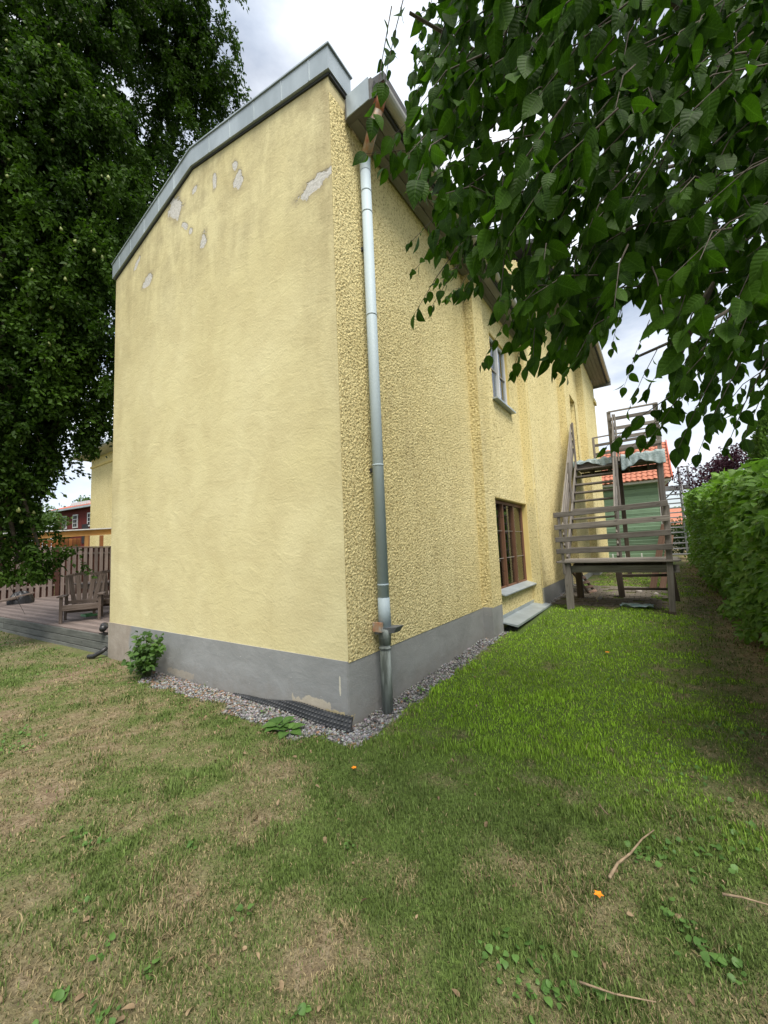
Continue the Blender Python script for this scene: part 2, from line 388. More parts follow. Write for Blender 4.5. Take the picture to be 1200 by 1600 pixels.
def field(n0, n1, step, wl, seed):
    r = np.random.default_rng(seed); a = r.standard_normal((n0, n1)); Fa = np.fft.rfft2(a)
    k0 = np.fft.fftfreq(n0, step)[:, None]; k1 = np.fft.rfftfreq(n1, step)[None, :]
    k = np.sqrt(k0**2+k1**2); kc = 1/wl
    Fa *= np.exp(-((k-kc)/(kc*.55))**2)
    o = np.fft.irfft2(Fa, (n0, n1)); o /= o.std()
    return np.tanh(o*1.1)
def rough_wall(name, axis_, const, u0, u1, z0, z1, step, amp, wl, seed, holes=(), parent=house, sgn=1):
    """displaced roughcast panel. axis_ 'x': lies in the plane X=const (u=Y) facing +X; axis_ 'y': plane Y=const (u=X) facing -Y"""
    nu = max(2, int((u1-u0)/step)+1); nz_ = max(2, int((z1-z0)/step)+1)
    u = np.linspace(u0, u1, nu); z = np.linspace(z0, z1, nz_)
    h = field(nz_, nu, step, wl, seed)*amp + field(nz_, nu, step, max(wl*.5, step*2.2), seed+9)*amp*.5 + np.random.default_rng(seed+77).standard_normal((nz_, nu))*amp*.14
    edge = np.minimum.reduce([np.ones_like(h), (np.arange(nu)[None, :]+0*h)/2, ((nu-1-np.arange(nu))[None, :]+0*h)/2, (np.arange(nz_)[:, None]+0*h)/2])
    h = h*edge+amp
    U, Z = np.meshgrid(u, z)
    if axis_ == 'x': P = np.stack([const+h, U, Z], -1)
    else: P = np.stack([U, const-h, Z], -1)
    i = (np.arange(nz_-1)[:, None]*nu+np.arange(nu-1)[None, :])
    cu = (u[:-1]+u[1:])/2; cz = (z[:-1]+z[1:])/2
    keep = np.ones(i.shape, bool)
    for (a0, a1, b0, b1) in holes: keep &= ~((cu[None, :] > a0) & (cu[None, :] < a1) & (cz[:, None] > b0) & (cz[:, None] < b1))
    i = i[keep]
    return np_mesh(name, P.reshape(-1, 3), np.stack([i, i+1, i+nu+1, i+nu], -1), ROUGH, parent, None, step > .012)
X1, X2, X3, X4 = .16, .28, .48, .70           # planes of the pilasters and set-outs
BX = .08                                      # window bay plane
LW = (4.06, 6.2, .70, 2.44); UW = (4.42, 5.5, 4.38, 5.72)
rough_wall('side_wall', 'x', .0, 0.0, 3.42, ZP-.012, 6.42, .0105, .0047, .034, 1)
rough_wall('pilaster', 'y', 3.40, 0.0, X1+.008, ZP-.01, 6.42, .014, .006, .045, 2)
rough_wall('pilaster', 'x', X1, 3.40, 3.88, ZP-.01, 6.42, .015, .006, .045, 3)
MB().box((-.05, 3.385, -.3), (X1+.004, 3.88, ZP)).build('plinth', PLINTH, house)
rough_wall('bay_wall', 'x', BX, 3.88, 6.32, .1, 6.42, .02, .006, .05, 4, [LW, UW])
rough_wall('set_out_wall', 'y', 6.3, BX-.02, X2+.008, .12, 8.2, .02, .006, .05, 5)
rough_wall('set_out_wall', 'x', X2, 6.3, 10.05, ZP, 8.2, .025, .007, .06, 6)
rough_wall('set_out_wall', 'y', 10.0, X2-.05, X3+.008, .3, 8.2, .03, .006, .07, 7)
rough_wall('set_out_wall', 'x', X3, 10.0, 12.65, .5, 8.2, .035, .006, .08, 8, [(10.9, 11.9, 3.9, 6.35)])
rough_wall('set_out_wall', 'y', 12.6, X3-.05, X4+.008, .3, 8.2, .035, .006, .08, 9)
rough_wall('set_out_wall', 'x', X4, 12.6, 16.15, .5, 8.2, .05, .006, .1, 10)
MB().box((0, 6.285, .05), (X2+.004, 10.0, ZP)).build('plinth', PLINTH, house)
MB().box((0, 10.0, .05), (X3+.004, 12.6, .6)).build('plinth', PLINTH, house)
MB().box((0, 12.585, .05), (X4+.004, 16.15, .75)).build('plinth', PLINTH, house)
wc = MB(); wc.box((.1, 10.9, 3.9), (.3, 11.9, 6.35)); wc.build('door', simple('balcony door paint', (.30, .26, .2)), house)
wc = MB(); wc.box((-.05, 3.42, .2), (X1-.006, 3.86, 6.4)); wc.box((-.06, 6.2, .2), (X2-.01, 6.4, 8.2)); wc.box((.1, 10.02, .2), (X3-.15, 12.6, 8.15)); wc.box((.1, 12.62, .2), (X4-.01, 16.14, 8.15))
wc.box((X3-.16, 10.02, .2), (X3-.01, 10.88, 8.15)); wc.box((X3-.16, 11.92, .2), (X3-.01, 12.6, 8.15)); wc.box((X3-.16, 10.88, 6.36), (X3-.01, 11.92, 8.15)); wc.box((X3-.16, 10.88, .2), (X3-.01, 11.92, 3.89))
# masonry round the bay openings
for a, b in (((3.86, .1), (6.3, LW[2])), ((3.86, LW[3]), (6.3, UW[2])), ((3.86, UW[3]), (6.3, 6.4)), ((3.86, LW[2]), (LW[0], LW[3])), ((LW[1], LW[2]), (6.3, LW[3])), ((3.86, UW[2]), (UW[0], UW[3])), ((UW[1], UW[2]), (6.3, UW[3]))):
    wc.box((-.30, a[0], a[1]), (BX-.002, b[0], b[1]))
wc.build('wall_backing', ROUGH, house)
# far end cornice
MB().box((.3, 15.6, 7.35), (X4+.08, 16.25, 7.5)).build('cornice', ROUGH, house)
# plaster drip edge over the plinth at the corner side
def window(y0, y1, z0, z1, xf, fm, n, bars, bw, room_depth, curtain):
    """window in the X plane: frame part with panes, muntins and a sill as sub-parts"""
    w = .055; mb = MB()
    mb.box((xf-.06, y0, z1-w), (xf, y1, z1)); mb.box((xf-.06, y0, z0), (xf, y1, z0+w))
    mb.box((xf-.06, y0, z0+w), (xf, y0+w, z1-w)); mb.box((xf-.06, y1-w, z0+w), (xf, y1, z1-w))
    fr = mb.build('window', fm, house)
    cw = (y1-y0-2*w)/n
    for k in range(1, n):
        yc = y0+w+cw*k
        MB().box((xf-.055, yc-.032, z0+w), (xf+.018, yc+.032, z1-w)).build('mullion', fm, fr)
    for k in range(n):
        a = y0+w+cw*k+(.04 if k else 0)+.004; b = y0+w+cw*(k+1)-(.04 if k < n-1 else 0)-.004
        MB().box((xf-.036, a, z0+w+.002), (xf-.030, b, z1-w-.002)).build('pane', GLASS, fr)
        for j in range(1, bars+1):
            zc = z0+w+(z1-z0-2*w)*j/(bars+1)
            MB().box((xf-.028, a, zc-bw), (xf-.008, b, zc+bw)).build('muntin', fm if bars > 2 else simple('muntin paint', (.30, .27, .23)), fr)
    # room behind
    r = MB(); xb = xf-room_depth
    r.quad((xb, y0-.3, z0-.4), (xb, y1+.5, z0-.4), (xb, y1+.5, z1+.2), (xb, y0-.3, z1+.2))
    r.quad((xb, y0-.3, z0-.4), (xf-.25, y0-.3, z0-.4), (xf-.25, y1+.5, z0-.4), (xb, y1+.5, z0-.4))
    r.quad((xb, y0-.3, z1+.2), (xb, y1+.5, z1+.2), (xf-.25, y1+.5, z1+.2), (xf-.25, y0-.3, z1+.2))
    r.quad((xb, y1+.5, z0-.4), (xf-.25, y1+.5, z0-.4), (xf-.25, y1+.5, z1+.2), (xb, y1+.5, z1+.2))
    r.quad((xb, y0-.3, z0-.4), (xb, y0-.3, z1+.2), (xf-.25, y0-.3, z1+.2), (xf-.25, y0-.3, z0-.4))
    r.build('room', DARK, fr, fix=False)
    if curtain:
        for (a, b) in curtain:
            vs = []; fs = []; k = 24
            for i in range(k+1):
                yy = a+(b-a)*i/k; xx = xf-.16+.022*math.sin(i*1.9)
                vs += [(xx, yy, z0+.05), (xx, yy, z1-.03)]
                if i: fs.append((2*i-2, 2*i, 2*i+1, 2*i-1))
            MB().add(vs, fs).build('curtain', CURTAIN, fr, True, False)
    return fr
lw = window(LW[0], LW[1], LW[2]+.02, LW[3]-.03, BX-.10, BROWN_FRAME, 3, 2, .0035, 1.2, [(LW[1]-.62, LW[1]-.02)])
MB().add([(BX-.10, LW[0]-.02, LW[2]+.045), (BX-.10, LW[1]+.06, LW[2]+.045), (BX+.10, LW[1]+.06, LW[2]-.015), (BX+.10, LW[0]-.02, LW[2]-.015),
          (BX-.10, LW[0]-.02, LW[2]+.025), (BX-.10, LW[1]+.06, LW[2]+.025), (BX+.10, LW[1]+.06, LW[2]-.035), (BX+.10, LW[0]-.02, LW[2]-.035)],
         [(0, 1, 2, 3), (7, 6, 5, 4), (0, 3, 7, 4), (1, 5, 6, 2), (3, 2, 6, 7), (0, 4, 5, 1)]).build('sill', GREY_METAL, lw)
REVEAL = simple('smooth reveal render', (.66, .52, .20), (.60, .46, .17), 3, .9, .1)
def reveal(Wd, par):
    y0, y1, z0, z1 = Wd
    mb = MB(); t = .012
    mb.box((BX-.25, y1-t, z0), (BX+.004, y1+.004, z1)); mb.box((BX-.25, y0-.004, z0), (BX+.004, y0+t, z1)); mb.box((BX-.25, y0+t, z1-t), (BX+.003, y1-t, z1+.004))
    mb.build('reveal', REVEAL, par)
reveal(LW, lw)
uw = window(UW[0], UW[1], UW[2], UW[3], BX-.04, WHITE_FRAME, 2, 1, .012, 1.0, [(UW[0]+.1, UW[0]+.45), (UW[1]-.45, UW[1]-.1)])
MB().box((BX-.05, UW[0]-.05, UW[2]-.045), (BX+.11, UW[1]+.05, UW[2]-.012)).build('sill', GREY_METAL, uw)
reveal(UW, uw)
# metal flashing over the light well below the bay
MB().add([(BX-.02, 3.86, .27), (BX-.02, 6.4, .27), (BX+.33, 6.4, .225), (BX+.33, 3.86, .225), (BX-.02, 3.86, .255), (BX-.02, 6.4, .255), (BX+.33, 6.4, .19), (BX+.33, 3.86, .19)],
         [(0, 1, 2, 3), (7, 6, 5, 4), (0, 3, 7, 4), (1, 5, 6, 2), (3, 2, 6, 7), (0, 4, 5, 1)]).build('flashing', GREY_METAL, house)
MB().box((BX-.02, 3.87, .27), (BX+.012, 6.38, .33)).build('flashing_upstand', GREY_METAL, house)
# ---- gable parapet coping
cop = []
def coping(a, b, name='coping'):
    (xa, za), (xb, zb) = a, b
    MB().prism([(xa, za), (xb, zb), (xb, zb+.262), (xa, za+.262)], 'y', -.045, .33).build(name, GREY_METAL, house)
coping((RX, RZ-.02), (.045, TZ-.04)); coping((WX-.045, TZ-.03), (RX-.001, RZ-.02))
MB().prism([(RX, RZ+.243), (.065, TZ+.225), (.065, TZ+.243), (RX, RZ+.261)], 'y', -.06, .345).build('coping_cap', GREY_METAL, house)
MB().prism([(WX-.06, TZ+.233), (RX, RZ+.243), (RX, RZ+.261), (WX-.06, TZ+.251)], 'y', -.06, .345).build('coping_cap', GREY_METAL, house)
for t in (.18, .36, .55, .74, .91):     # standing seams of the sheet metal
    x = RX+(0-RX)*t; z = RZ-.02+(TZ-.04-RZ+.02)*t*(2.62/2.665)
    MB().box((x-.006, -.052, z+.0), (x+.006, -.044, z+.25)).build('seam', GREY_METAL, house)
    x = RX+(WX-RX)*t; z = RZ-.02+(TZ-.03-RZ+.02)*t
    MB().box((x-.006, -.052, z+.0), (x+.006, -.044, z+.25)).build('seam', GREY_METAL, house)
MB().prism([(RX, RZ-.045), (0.02, TZ-.065), (.02, TZ-.042), (RX, RZ-.022)], 'y', -.018, .0).build('coping_shadow', simple('black shadow line and trim', (.04, .042, .045)), house)  # thin black strips drawn as the shadow line under the coping
MB().prism([(WX, TZ-.055), (RX, RZ-.045), (RX, RZ-.022), (WX, TZ-.032)], 'y', -.018, .0).build('coping_shadow', bpy.data.materials['black shadow line and trim'], house)
BLK = bpy.data.materials['black shadow line and trim']
MB().box((.0, .0, TZ-.075), (.03, .30, TZ-.042)).build('coping_shadow', BLK, house)
# ---- roofs
def roof(y0, y1, ez, xe, rz, over=.0):
    MB().prism([(xe, ez), (RX, rz), (WX-.4, ez), (WX-.4, ez-.1), (RX, rz-.1), (xe, ez-.1)], 'y', y0, y1).build('roof', ROOF_M, house)
roof(.31, 6.3, 6.60, .50, 7.16); roof(6.2, 11.7, 8.48, .92, 9.3); roof(11.7, 16.4, 8.52, 1.30, 9.35)
MB().box((.06, .215, 6.28), (.36, .225, 6.54)).build('eave_end_plate', GREY_METAL, house)
MB().box((.03, .23, 6.285), (.39, .305, 6.53)).build('eave_end_block', SOFFIT, house)
def soffit(y0, y1, x0, x1, z, n):
    w = (x1-x0)/n
    for k in range(n):
        beam('soffit_board', house, (x0+w*(k+.5), y0, z+.01), (x0+w*(k+.5), y1, z+.01), w-.007, .02, SOFFIT, bev=.003)
soffit(.24, 6.28, .02, .40, 6.29, 3); soffit(6.31, 11.7, X2, .82, 8.2, 4); soffit(11.7, 16.3, X3, 1.20, 8.24, 6)
def gutter(y0, y1, x, z, r=.068):
    pr = [(x+r*math.cos(a), z+r*math.sin(a)) for a in np.linspace(math.pi, 2*math.pi, 9)]
    pi_ = [(x+(r-.006)*math.cos(a), z+(r-.006)*math.sin(a)) for a in np.linspace(2*math.pi, math.pi, 9)]
    g_ = MB().prism(pr+pi_, 'y', y0, y1).build('gutter', WHITE_METAL, house)
    for yy in np.arange(y0+.5, y1, 1.2):
        MB().prism([(x+(r+.003)*math.cos(a), z+(r+.003)*math.sin(a)) for a in np.linspace(math.pi, 2*math.pi, 9)]+[(x+r, z+.01), (x-r, z+.01)], 'y', float(yy), float(yy)+.025).build('gutter_bracket', WHITE_METAL, g_)
gutter(.28, 6.4, .475, 6.40); gutter(6.3, 11.75, .95, 8.33); gutter(11.7, 16.45, 1.30, 8.36)
for (y0, y1, x, z) in ((.24, 6.3, .405, 6.30), (6.3, 11.7, .825, 8.21), (11.7, 16.3, 1.205, 8.25)):
    MB().box((x, y0, z), (x+.02, y1, z+.17)).build('fascia_board', BLK, house)
MB().box((X3, 16.3, 8.15), (1.37, 16.34, 8.45)).build('barge_board', SOFFIT, house)
MB().box((.85, 11.66, 8.22), (1.37, 11.70, 8.48)).build('barge_board', SOFFIT, house)
# ---- downpipe
def pipe_mats():
    g = G('rusty copper coloured pipe')
    n = g.noise(9, 6, .7)
    c = g.ramp(n, (.35, (.36, .36, .34)), (.52, (.38, .24, .15)), (.68, (.34, .12, .07)))
    a = g.done(g.pbr(c, .6, g.bump(n, .2, .003), .1))
    g = G('rust red paint'); n = g.noise(14, 5, .7)
    b = g.done(g.pbr(g.ramp(n, (.3, (.30, .06, .035)), (.55, (.42, .17, .09)), (.75, (.5, .35, .24))), .55))
    g = G('weathered cast iron pipe'); n = g.noise(11, 7, .7)
    n2 = g.noise(1, 6, .6, g.map((14, 14, 2)))
    c = g.ramp(n2, (.36, (.055, .065, .055)), (.5, (.15, .17, .155)), (.68, (.27, .30, .285)))
    c_ = g.done(g.pbr(c, .7, g.bump(n, .3, .004)))
    return a, b, c_
RUST, RED, CAST = pipe_mats()
PX, PY = .105, .46
dp = MB().tube([(PX, PY, .78), (PX, PY, 5.82)], .058, 18).build('downpipe', PIPE_M, house, True)
MB().tube([(PX, PY, 5.80), (PX, PY, 5.90), (PX+.015, PY-.01, 5.97)], [.061, .061, .060], 18, False).build('elbow', PIPE_M, dp, True)
MB().tube([(PX+.012, PY-.008, 5.955), (.40, .335, 6.27)], [.056, .056], 18).build('offset_pipe', RUST, dp, True)
MB().tube([(.385, .342, 6.255), (.42, .325, 6.30), (.445, .32, 6.345), (.455, .32, 6.40)], [.062, .062, .061, .06], 18).build('swan_neck', RED, dp, True)
for z in (5.55, 5.30, 4.1, 2.45, 1.22):
    MB().tube([(PX, PY, z), (PX, PY, z+.018)], .0605, 18).build('seam', PIPE_M, dp, True)
MB().tube([(PX, PY, 1.10), (PX, PY, .80)], [.0605, .067], 18).build('sleeve', PIPE_M, dp, True)
MB().box((-.01, PY-.012, 2.40), (PX, PY+.012, 2.44)).build('pipe_bracket', BLK, dp)
MB().box((-.01, PY-.012, 4.9), (PX, PY+.012, 4.94)).build('pipe_bracket', BLK, dp)
MB().tube([(PX, PY-.01, -.1), (PX, PY-.01, .68)], .055, 18).build('ground_pipe', CAST, dp, True)
MB().tube([(PX, PY-.01, .60), (PX, PY-.01, .615)], .064, 18).build('pipe_ring', CAST, dp, True)
MB().tube([(PX, PY-.01, .70), (PX, PY-.01, .715)], .064, 18).build('pipe_ring', CAST, dp, True)
MB().tube([(PX, PY-.01, .64), (PX, PY-.01, .74), (PX+.01, PY, .79)], [.06, .066, .075], 18).build('socket', CAST, dp, True)
lf = MB(); sm_ = simple('grey cast leaf grate', (.17, .18, .185), (.12, .125, .13), 6, .6)
lf.add([(PX-.07, PY-.07, .74), (PX+.12, PY-.02, .76), (PX+.12, PY+.09, .76), (PX-.07, PY+.08, .74), (PX-.08, PY-.09, .80), (PX+.16, PY-.03, .82), (PX+.16, PY+.11, .82), (PX-.08, PY+.10, .80)],
       [(3, 2, 1, 0), (4, 5, 6, 7), (0, 1, 5, 4), (1, 2, 6, 5), (2, 3, 7, 6), (3, 0, 4, 7)]).build('leaf_catcher', sm_, dp)
MB().box((PX-.075, PY-.105, .775), (PX+.03, PY-.072, .865)).build('clamp', RUST, dp)

# ------------------------------------------------------------------ vegetation helpers
def leaf_mat(name, c1, c2, trans=.35, rough=.45, vein=False, tcol=None, spec=.2):
    g = G(name)
    a = g.n('ShaderNodeAttribute', attribute_name='col').outputs['Color']
    sep = g.n('ShaderNodeSeparateColor', {0: a})
    c = g.mix(sep.outputs[0], c1, c2)
    c = g.mix(.35, c, g.ramp(g.noise(30, 3), (.3, tuple(v*.6 for v in c1)), (.7, c2)))
    nb = None
    if vein:
        vt = g.math('FRACT', g.math('MULTIPLY', g.math('SUBTRACT', sep.outputs[1], g.math('MULTIPLY', sep.outputs[2], .16)), 8.5))
        vm = g.math('MAXIMUM', g.ramp(vt, (.0, .55), (.16, 0)), g.ramp(sep.outputs[2], (.02, .8), (.09, 0)))
        c = g.mix(g.math('MULTIPLY', vm, .3), c, tuple(min(1, v*1.8+.02) for v in c2)); nb = g.bump(g.ramp(vt, (0, 0), (.5, 1), (1, 0)), .25, .003)
    p = g.pbr(c, rough, nb, 0, spec)
    t = g.n('ShaderNodeBsdfTranslucent', {'Color': g.mix(1, c, tcol or (1.25, 1.5, .55), 'MULTIPLY')}).outputs[0]
    return g.done(g.n('ShaderNodeMixShader', {0: trans, 1: p, 2: t}).outputs[0])
# leaf template: 8 midrib + 6 left + 6 right vertices, 28 triangles; length 1 along +x, width along y, fold and droop along z
_t = np.array([0, .08, .22, .40, .58, .75, .90, 1.]); _w = np.array([.12, .215, .255, .23, .155, .065])
def leaf_tpl(width=1., droop=.22, fold=.16):
    mid = np.stack([_t, 0*_t, -droop*_t**2], -1)
    lft = np.stack([_t[1:7]-.03, _w*width, -droop*_t[1:7]**2+fold*_w*width], -1); rgt = lft*[1, -1, 1]
    return np.concatenate([mid, lft, rgt])
def _lf():
    f = []
    for o, fl in ((8, 0), (14, 1)):
        q = [(0, 1, o)]
        for k in range(5): q += [(k+1, k+2, o+k+1), (k+1, o+k+1, o+k)]
        q += [(6, 7, o+5)]
        f += [(a, c, b) if fl else (a, b, c) for a, b, c in q]
    return np.array(f)
LEAF_F = _lf()
LEAF_T = np.concatenate([_t, _t[1:7]-.03, _t[1:7]-.03]); LEAF_B = np.concatenate([0*_t, np.ones(12)])
SIMP_V = np.array([(0, 0, 0), (.45, .28, .06), (1, 0, -.12), (.45, -.28, .06)]); SIMP_F = np.array([(0, 2, 1), (0, 3, 2)])
def unit(a): return a/np.maximum(np.linalg.norm(a, axis=-1, keepdims=True), 1e-9)
def frames(D, N):
    a = unit(D); n = unit(N-(N*a).sum(-1, keepdims=True)*a); b = np.cross(n, a)
    return a, b, n
def leaf_verts(P, D, N, S, tpl):
    a, b, n = frames(D, N)
    return P[:, None]+S[:, None, None]*(tpl[None, :, 0:1]*a[:, None]+tpl[None, :, 1:2]*b[:, None]+tpl[None, :, 2:3]*n[:, None])
def leaf_cloud(name, P, D, N, S, mat, parent, tpl=None, faces=None, shade=None, smooth=True):
    tpl = SIMP_V if tpl is None else tpl; faces = SIMP_F if faces is None else faces
    V = leaf_verts(P, D, N, S, tpl); k = len(tpl); n = len(P)
    Fc = (faces[None]+(np.arange(n)*k)[:, None, None]).reshape(-1, 3)
    sh = rng.random(n) if shade is None else shade
    cols = np.stack([np.repeat(sh, k), np.tile(LEAF_T, n) if k == 20 else np.zeros(n*k), np.tile(LEAF_B, n) if k == 20 else np.zeros(n*k)], -1)
    return np_mesh(name, V.reshape(-1, 3), Fc, mat, parent, cols, smooth)
def rdir(n, up=0.):
    v = rng.standard_normal((n, 3)); v[:, 2] += up; return unit(v)

# ------------------------------------------------------------------ grass
def grass_mat():
    g = G('grass blades'); c = g.n('ShaderNodeAttribute', attribute_name='col').outputs['Color']
    p = g.pbr(c, .6, None, 0, .2)
    t = g.n('ShaderNodeBsdfTranslucent', {'Color': c}).outputs[0]
    return g.done(g.n('ShaderNodeMixShader', {0: .3, 1: p, 2: t}).outputs[0])
def in_house(x, y): return ((x > WX-.02) & (x < .0) & (y > -.02)) | ((x > -.1) & (x < .16) & (y > 3.3)) | ((x > -.1) & (x < .5) & (y > 3.8) & (y < 6.42)) | ((x > -.1) & (x < .30) & (y > 6.2)) | ((x > -.1) & (x < .75) & (y > 9.9))
def on_deck(x, y): return (x < WX-.02) & (y > -.22)
def on_pave(x, y): return (x > .3) & (x < 2.75) & (y > 6.55) & (y < 9.6)
def make_grass(N=640000):
    th = YAW+rng.uniform(-1.15, 1.15, N); r = np.exp(rng.uniform(math.log(.85), math.log(19), N))
    x = CAM.x-np.sin(th)*r; y = CAM.y+np.cos(th)*r
    lu = lushness(x, y); lit = sstep(3.3, 3.8, x+.3*(fbm(x, y, 2, 3)-.5))
    bare = fbm(x, y, 3.4, 91, 3)
    keep = ~in_house(x, y) & ~on_deck(x, y) & (x < 4.0) & (x > -14)
    keep &= ~(gravelness(x, y) & (rng.random(N) > .03)) & ~(on_pave(x, y) & (rng.random(N) > .12+.5*sstep(2.0, 2.6, x)))
    keep &= rng.random(N) < np.clip(.30+.9*lu+.5*(bare-.35), .12, 1)*(1-.85*lit)
    x, y, r, lu = x[keep], y[keep], r[keep], lu[keep]; n = len(x); z = gz(x, y)-.004
    g = rng.random(n); dryp = np.clip(.95-1.0*lu, .05, .75)
    isdry = rng.random(n) < dryp
    lg = sstep(.55, .95, lu)[:, None]*sstep(-.6, .8, y)[:, None]; green = (np.array([.115, .165, .044])*(1-lg)+np.array([.25, .41, .035])*lg)*(.45+1.1*rng.random((n, 1)))
    wv = fbm(x, y, 1.7, 131, 3)[:, None]
    green = green*(.72+.56*wv)
    straw = np.array([.32, .26, .14])*(.45+.8*rng.random((n, 1)))
    col = np.where(isdry[:, None], straw, green)
    Ln = np.where(isdry, rng.uniform(.012, .038, n), rng.uniform(.014, .040, n)+.010*(lu > .75)*rng.random(n))*(1+.02*r)*(.58+.95*np.clip(fbm(x, y, 7.5, 201, 2)-.35, 0, 1)+.9*(fbm(x, y, 4.0, 221, 2) > .66)*rng.random(n))
    Wd = (.0018+.0012*r)*rng.uniform(.7, 1.3, n)
    ph = rng.uniform(0, 2*math.pi, n); lean = np.where(isdry, rng.uniform(.5, 1.6, n), rng.uniform(.1, .85, n))
    d = np.stack([np.cos(ph), np.sin(ph), 0*ph], -1); s = np.stack([-np.sin(ph), np.cos(ph), 0*ph], -1)
    up = np.array([0, 0, 1.])
    P = np.stack([x, y, z], -1)
    mid = P+Ln[:, None]*.55*(up*np.cos(lean*.6)[:, None]+d*np.sin(lean*.6)[:, None])
    tip = mid+Ln[:, None]*.5*(up*np.cos(lean*1.15)[:, None]+d*np.sin(lean*1.15)[:, None])
    w = (Wd/2)[:, None]*s
    V = np.stack([P-w, P+w, mid-w*.8, mid+w*.8, tip], 1)
    Fc = (np.array([(0, 1, 3), (0, 3, 2), (2, 3, 4)])[None]+(np.arange(n)*5)[:, None, None]).reshape(-1, 3)
    o = np_mesh('grass', V.reshape(-1, 3), Fc, grass_mat(), None, np.repeat(col, 5, 0))
    setp(o, 'short mown grass, green beside the house and straw coloured nearer', 'grass', None, 'stuff')
make_grass()

# ------------------------------------------------------------------ gravel round the house
def ico():
    t = (1+5**.5)/2
    v = unit(np.array([(-1, t, 0), (1, t, 0), (-1, -t, 0), (1, -t, 0), (0, -1, t), (0, 1, t), (0, -1, -t), (0, 1, -t), (t, 0, -1), (t, 0, 1), (-t, 0, -1), (-t, 0, 1)], float))
    f = np.array([(0, 11, 5), (0, 5, 1), (0, 1, 7), (0, 7, 10), (0, 10, 11), (1, 5, 9), (5, 11, 4), (11, 10, 2), (10, 7, 6), (7, 1, 8), (3, 9, 4), (3, 4, 2), (3, 2, 6), (3, 6, 8), (3, 8, 9), (4, 9, 5), (2, 4, 11), (6, 2, 10), (8, 6, 7), (9, 8, 1)])
    return v, f
ICV, ICF = ico()
def pebbles(name, x, y, s, mat, cols, z=None, parent=None):
    n = len(x); z = gz(x, y)-.012 if z is None else z
    k = rng.uniform(.6, 1.35, (n, 12, 1)); A = ICV[None]*k*np.stack([rng.uniform(.8, 1.4, n), rng.uniform(.7, 1.1, n), rng.uniform(.45, .8, n)], -1)[:, None]
    ph = rng.uniform(0, 6.28, n); c, s_ = np.cos(ph)[:, None], np.sin(ph)[:, None]
    A = np.stack([A[..., 0]*c-A[..., 1]*s_, A[..., 0]*s_+A[..., 1]*c, A[..., 2]], -1)*s[:, None, None]
    V = A+np.stack([x, y, z+s*.35], -1)[:, None]
    Fc = (ICF[None]+(np.arange(n)*12)[:, None, None]).reshape(-1, 3)
    return np_mesh(name, V.reshape(-1, 3), Fc, mat, parent, np.repeat(cols, 12, 0))
def attr_mat(name, rough=.85, bump=.3):
    g = G(name); c = g.n('ShaderNodeAttribute', attribute_name='col').outputs['Color']
    n = g.noise(60, 4)
    return g.done(g.pbr(g.mix(1, c, g.ramp(n, (.3, .75), (.7, 1.15)), 'MULTIPLY'), rough, g.bump(n, bump, .002), 0, .3))
STONE = attr_mat('gravel stones')
def make_gravel():
    x = np.concatenate([rng.uniform(-4.4, .35, 16000), rng.uniform(-.05, .55, 12000)]); y = np.concatenate([rng.uniform(-.8, .02, 16000), rng.uniform(-.4, 10, 12000)])
    k = gravelness(x, y) & ~in_house(x, y); x, y = x[k], y[k]; n = len(x)
    v = rng.uniform(.07, .34, (n, 1)); cols = v*np.array([1., .98, .96])*(1+.06*rng.standard_normal((n, 3)))
    brown = rng.random(n) < np.where(x < -1.2, .22, .05); cols[brown] = np.array([.20, .12, .075])*(.6+.8*rng.random((brown.sum(), 1)))
    s = rng.uniform(.007, .017, n)*np.where(y > 3, 1.25, 1)
    o = pebbles('gravel', x, y, s, STONE, np.clip(cols, .02, .6), gz(x, y)-.012+.012*rng.random(n))
    setp(o, 'grey gravel strip along the foot of the yellow house', 'gravel', None, 'stuff')
make_gravel()

# ------------------------------------------------------------------ dimpled drainage membrane at the corner
def membrane():
    g = G('black dimpled plastic'); mt = g.done(g.pbr(g.ramp(g.noise(12, 4), (.3, (.018, .02, .022)), (.7, (.045, .047, .05))), .5))
    nu, nv = 560, 44; u = np.linspace(0, 1, nu); v = np.linspace(0, 1, nv)
    X = -1.72+1.80*u; top = .015+.105*sstep(0, .75, u)+.008*np.sin(u*13); off = -.035-.055*sstep(.1, .9, u)-.012*np.sin(u*9)
    Xg = np.repeat(X[:, None], nv, 1); Zg = -.05+(top[:, None]+.05)*v[None]; Yg = off[:, None]*(1-.45*v[None]**2)-.012
    pitch = .042
    du = ((X/pitch) % 1)-.5; dv = ((Zg/.034) % 1)-.5
    dm = np.clip(1-np.sqrt(du[:, None]**2+dv**2)/.36, 0, 1); dm = sstep(0, .6, dm)
    Yg = Yg-.014*dm
    P = np.stack([Xg, Yg, Zg+gz(Xg, Yg)], -1)
    back = P.copy(); back[..., 1] += .02
    i = (np.arange(nu-1)[:, None]*nv+np.arange(nv-1)[None]).ravel(); q = np.stack([i, i+nv, i+nv+1, i+1], -1)
    n = nu*nv; q2 = q[:, ::-1]+n
    j = np.arange(nu-1)*nv+nv-1; rim = np.stack([j, j+nv, j+nv+n, j+n], -1)
    e = (nu-1)*nv+np.arange(nv-1); end = np.stack([e, e+n, e+n+1, e+1], -1)
    o = np_mesh('drainage_membrane', np.concatenate([P.reshape(-1, 3), back.reshape(-1, 3)]), np.concatenate([q, q2, rim, end]), mt, None, None, True)
    setp(o, 'black dimpled drainage membrane curling out from the foot of the gable wall', 'drainage membrane')
membrane()

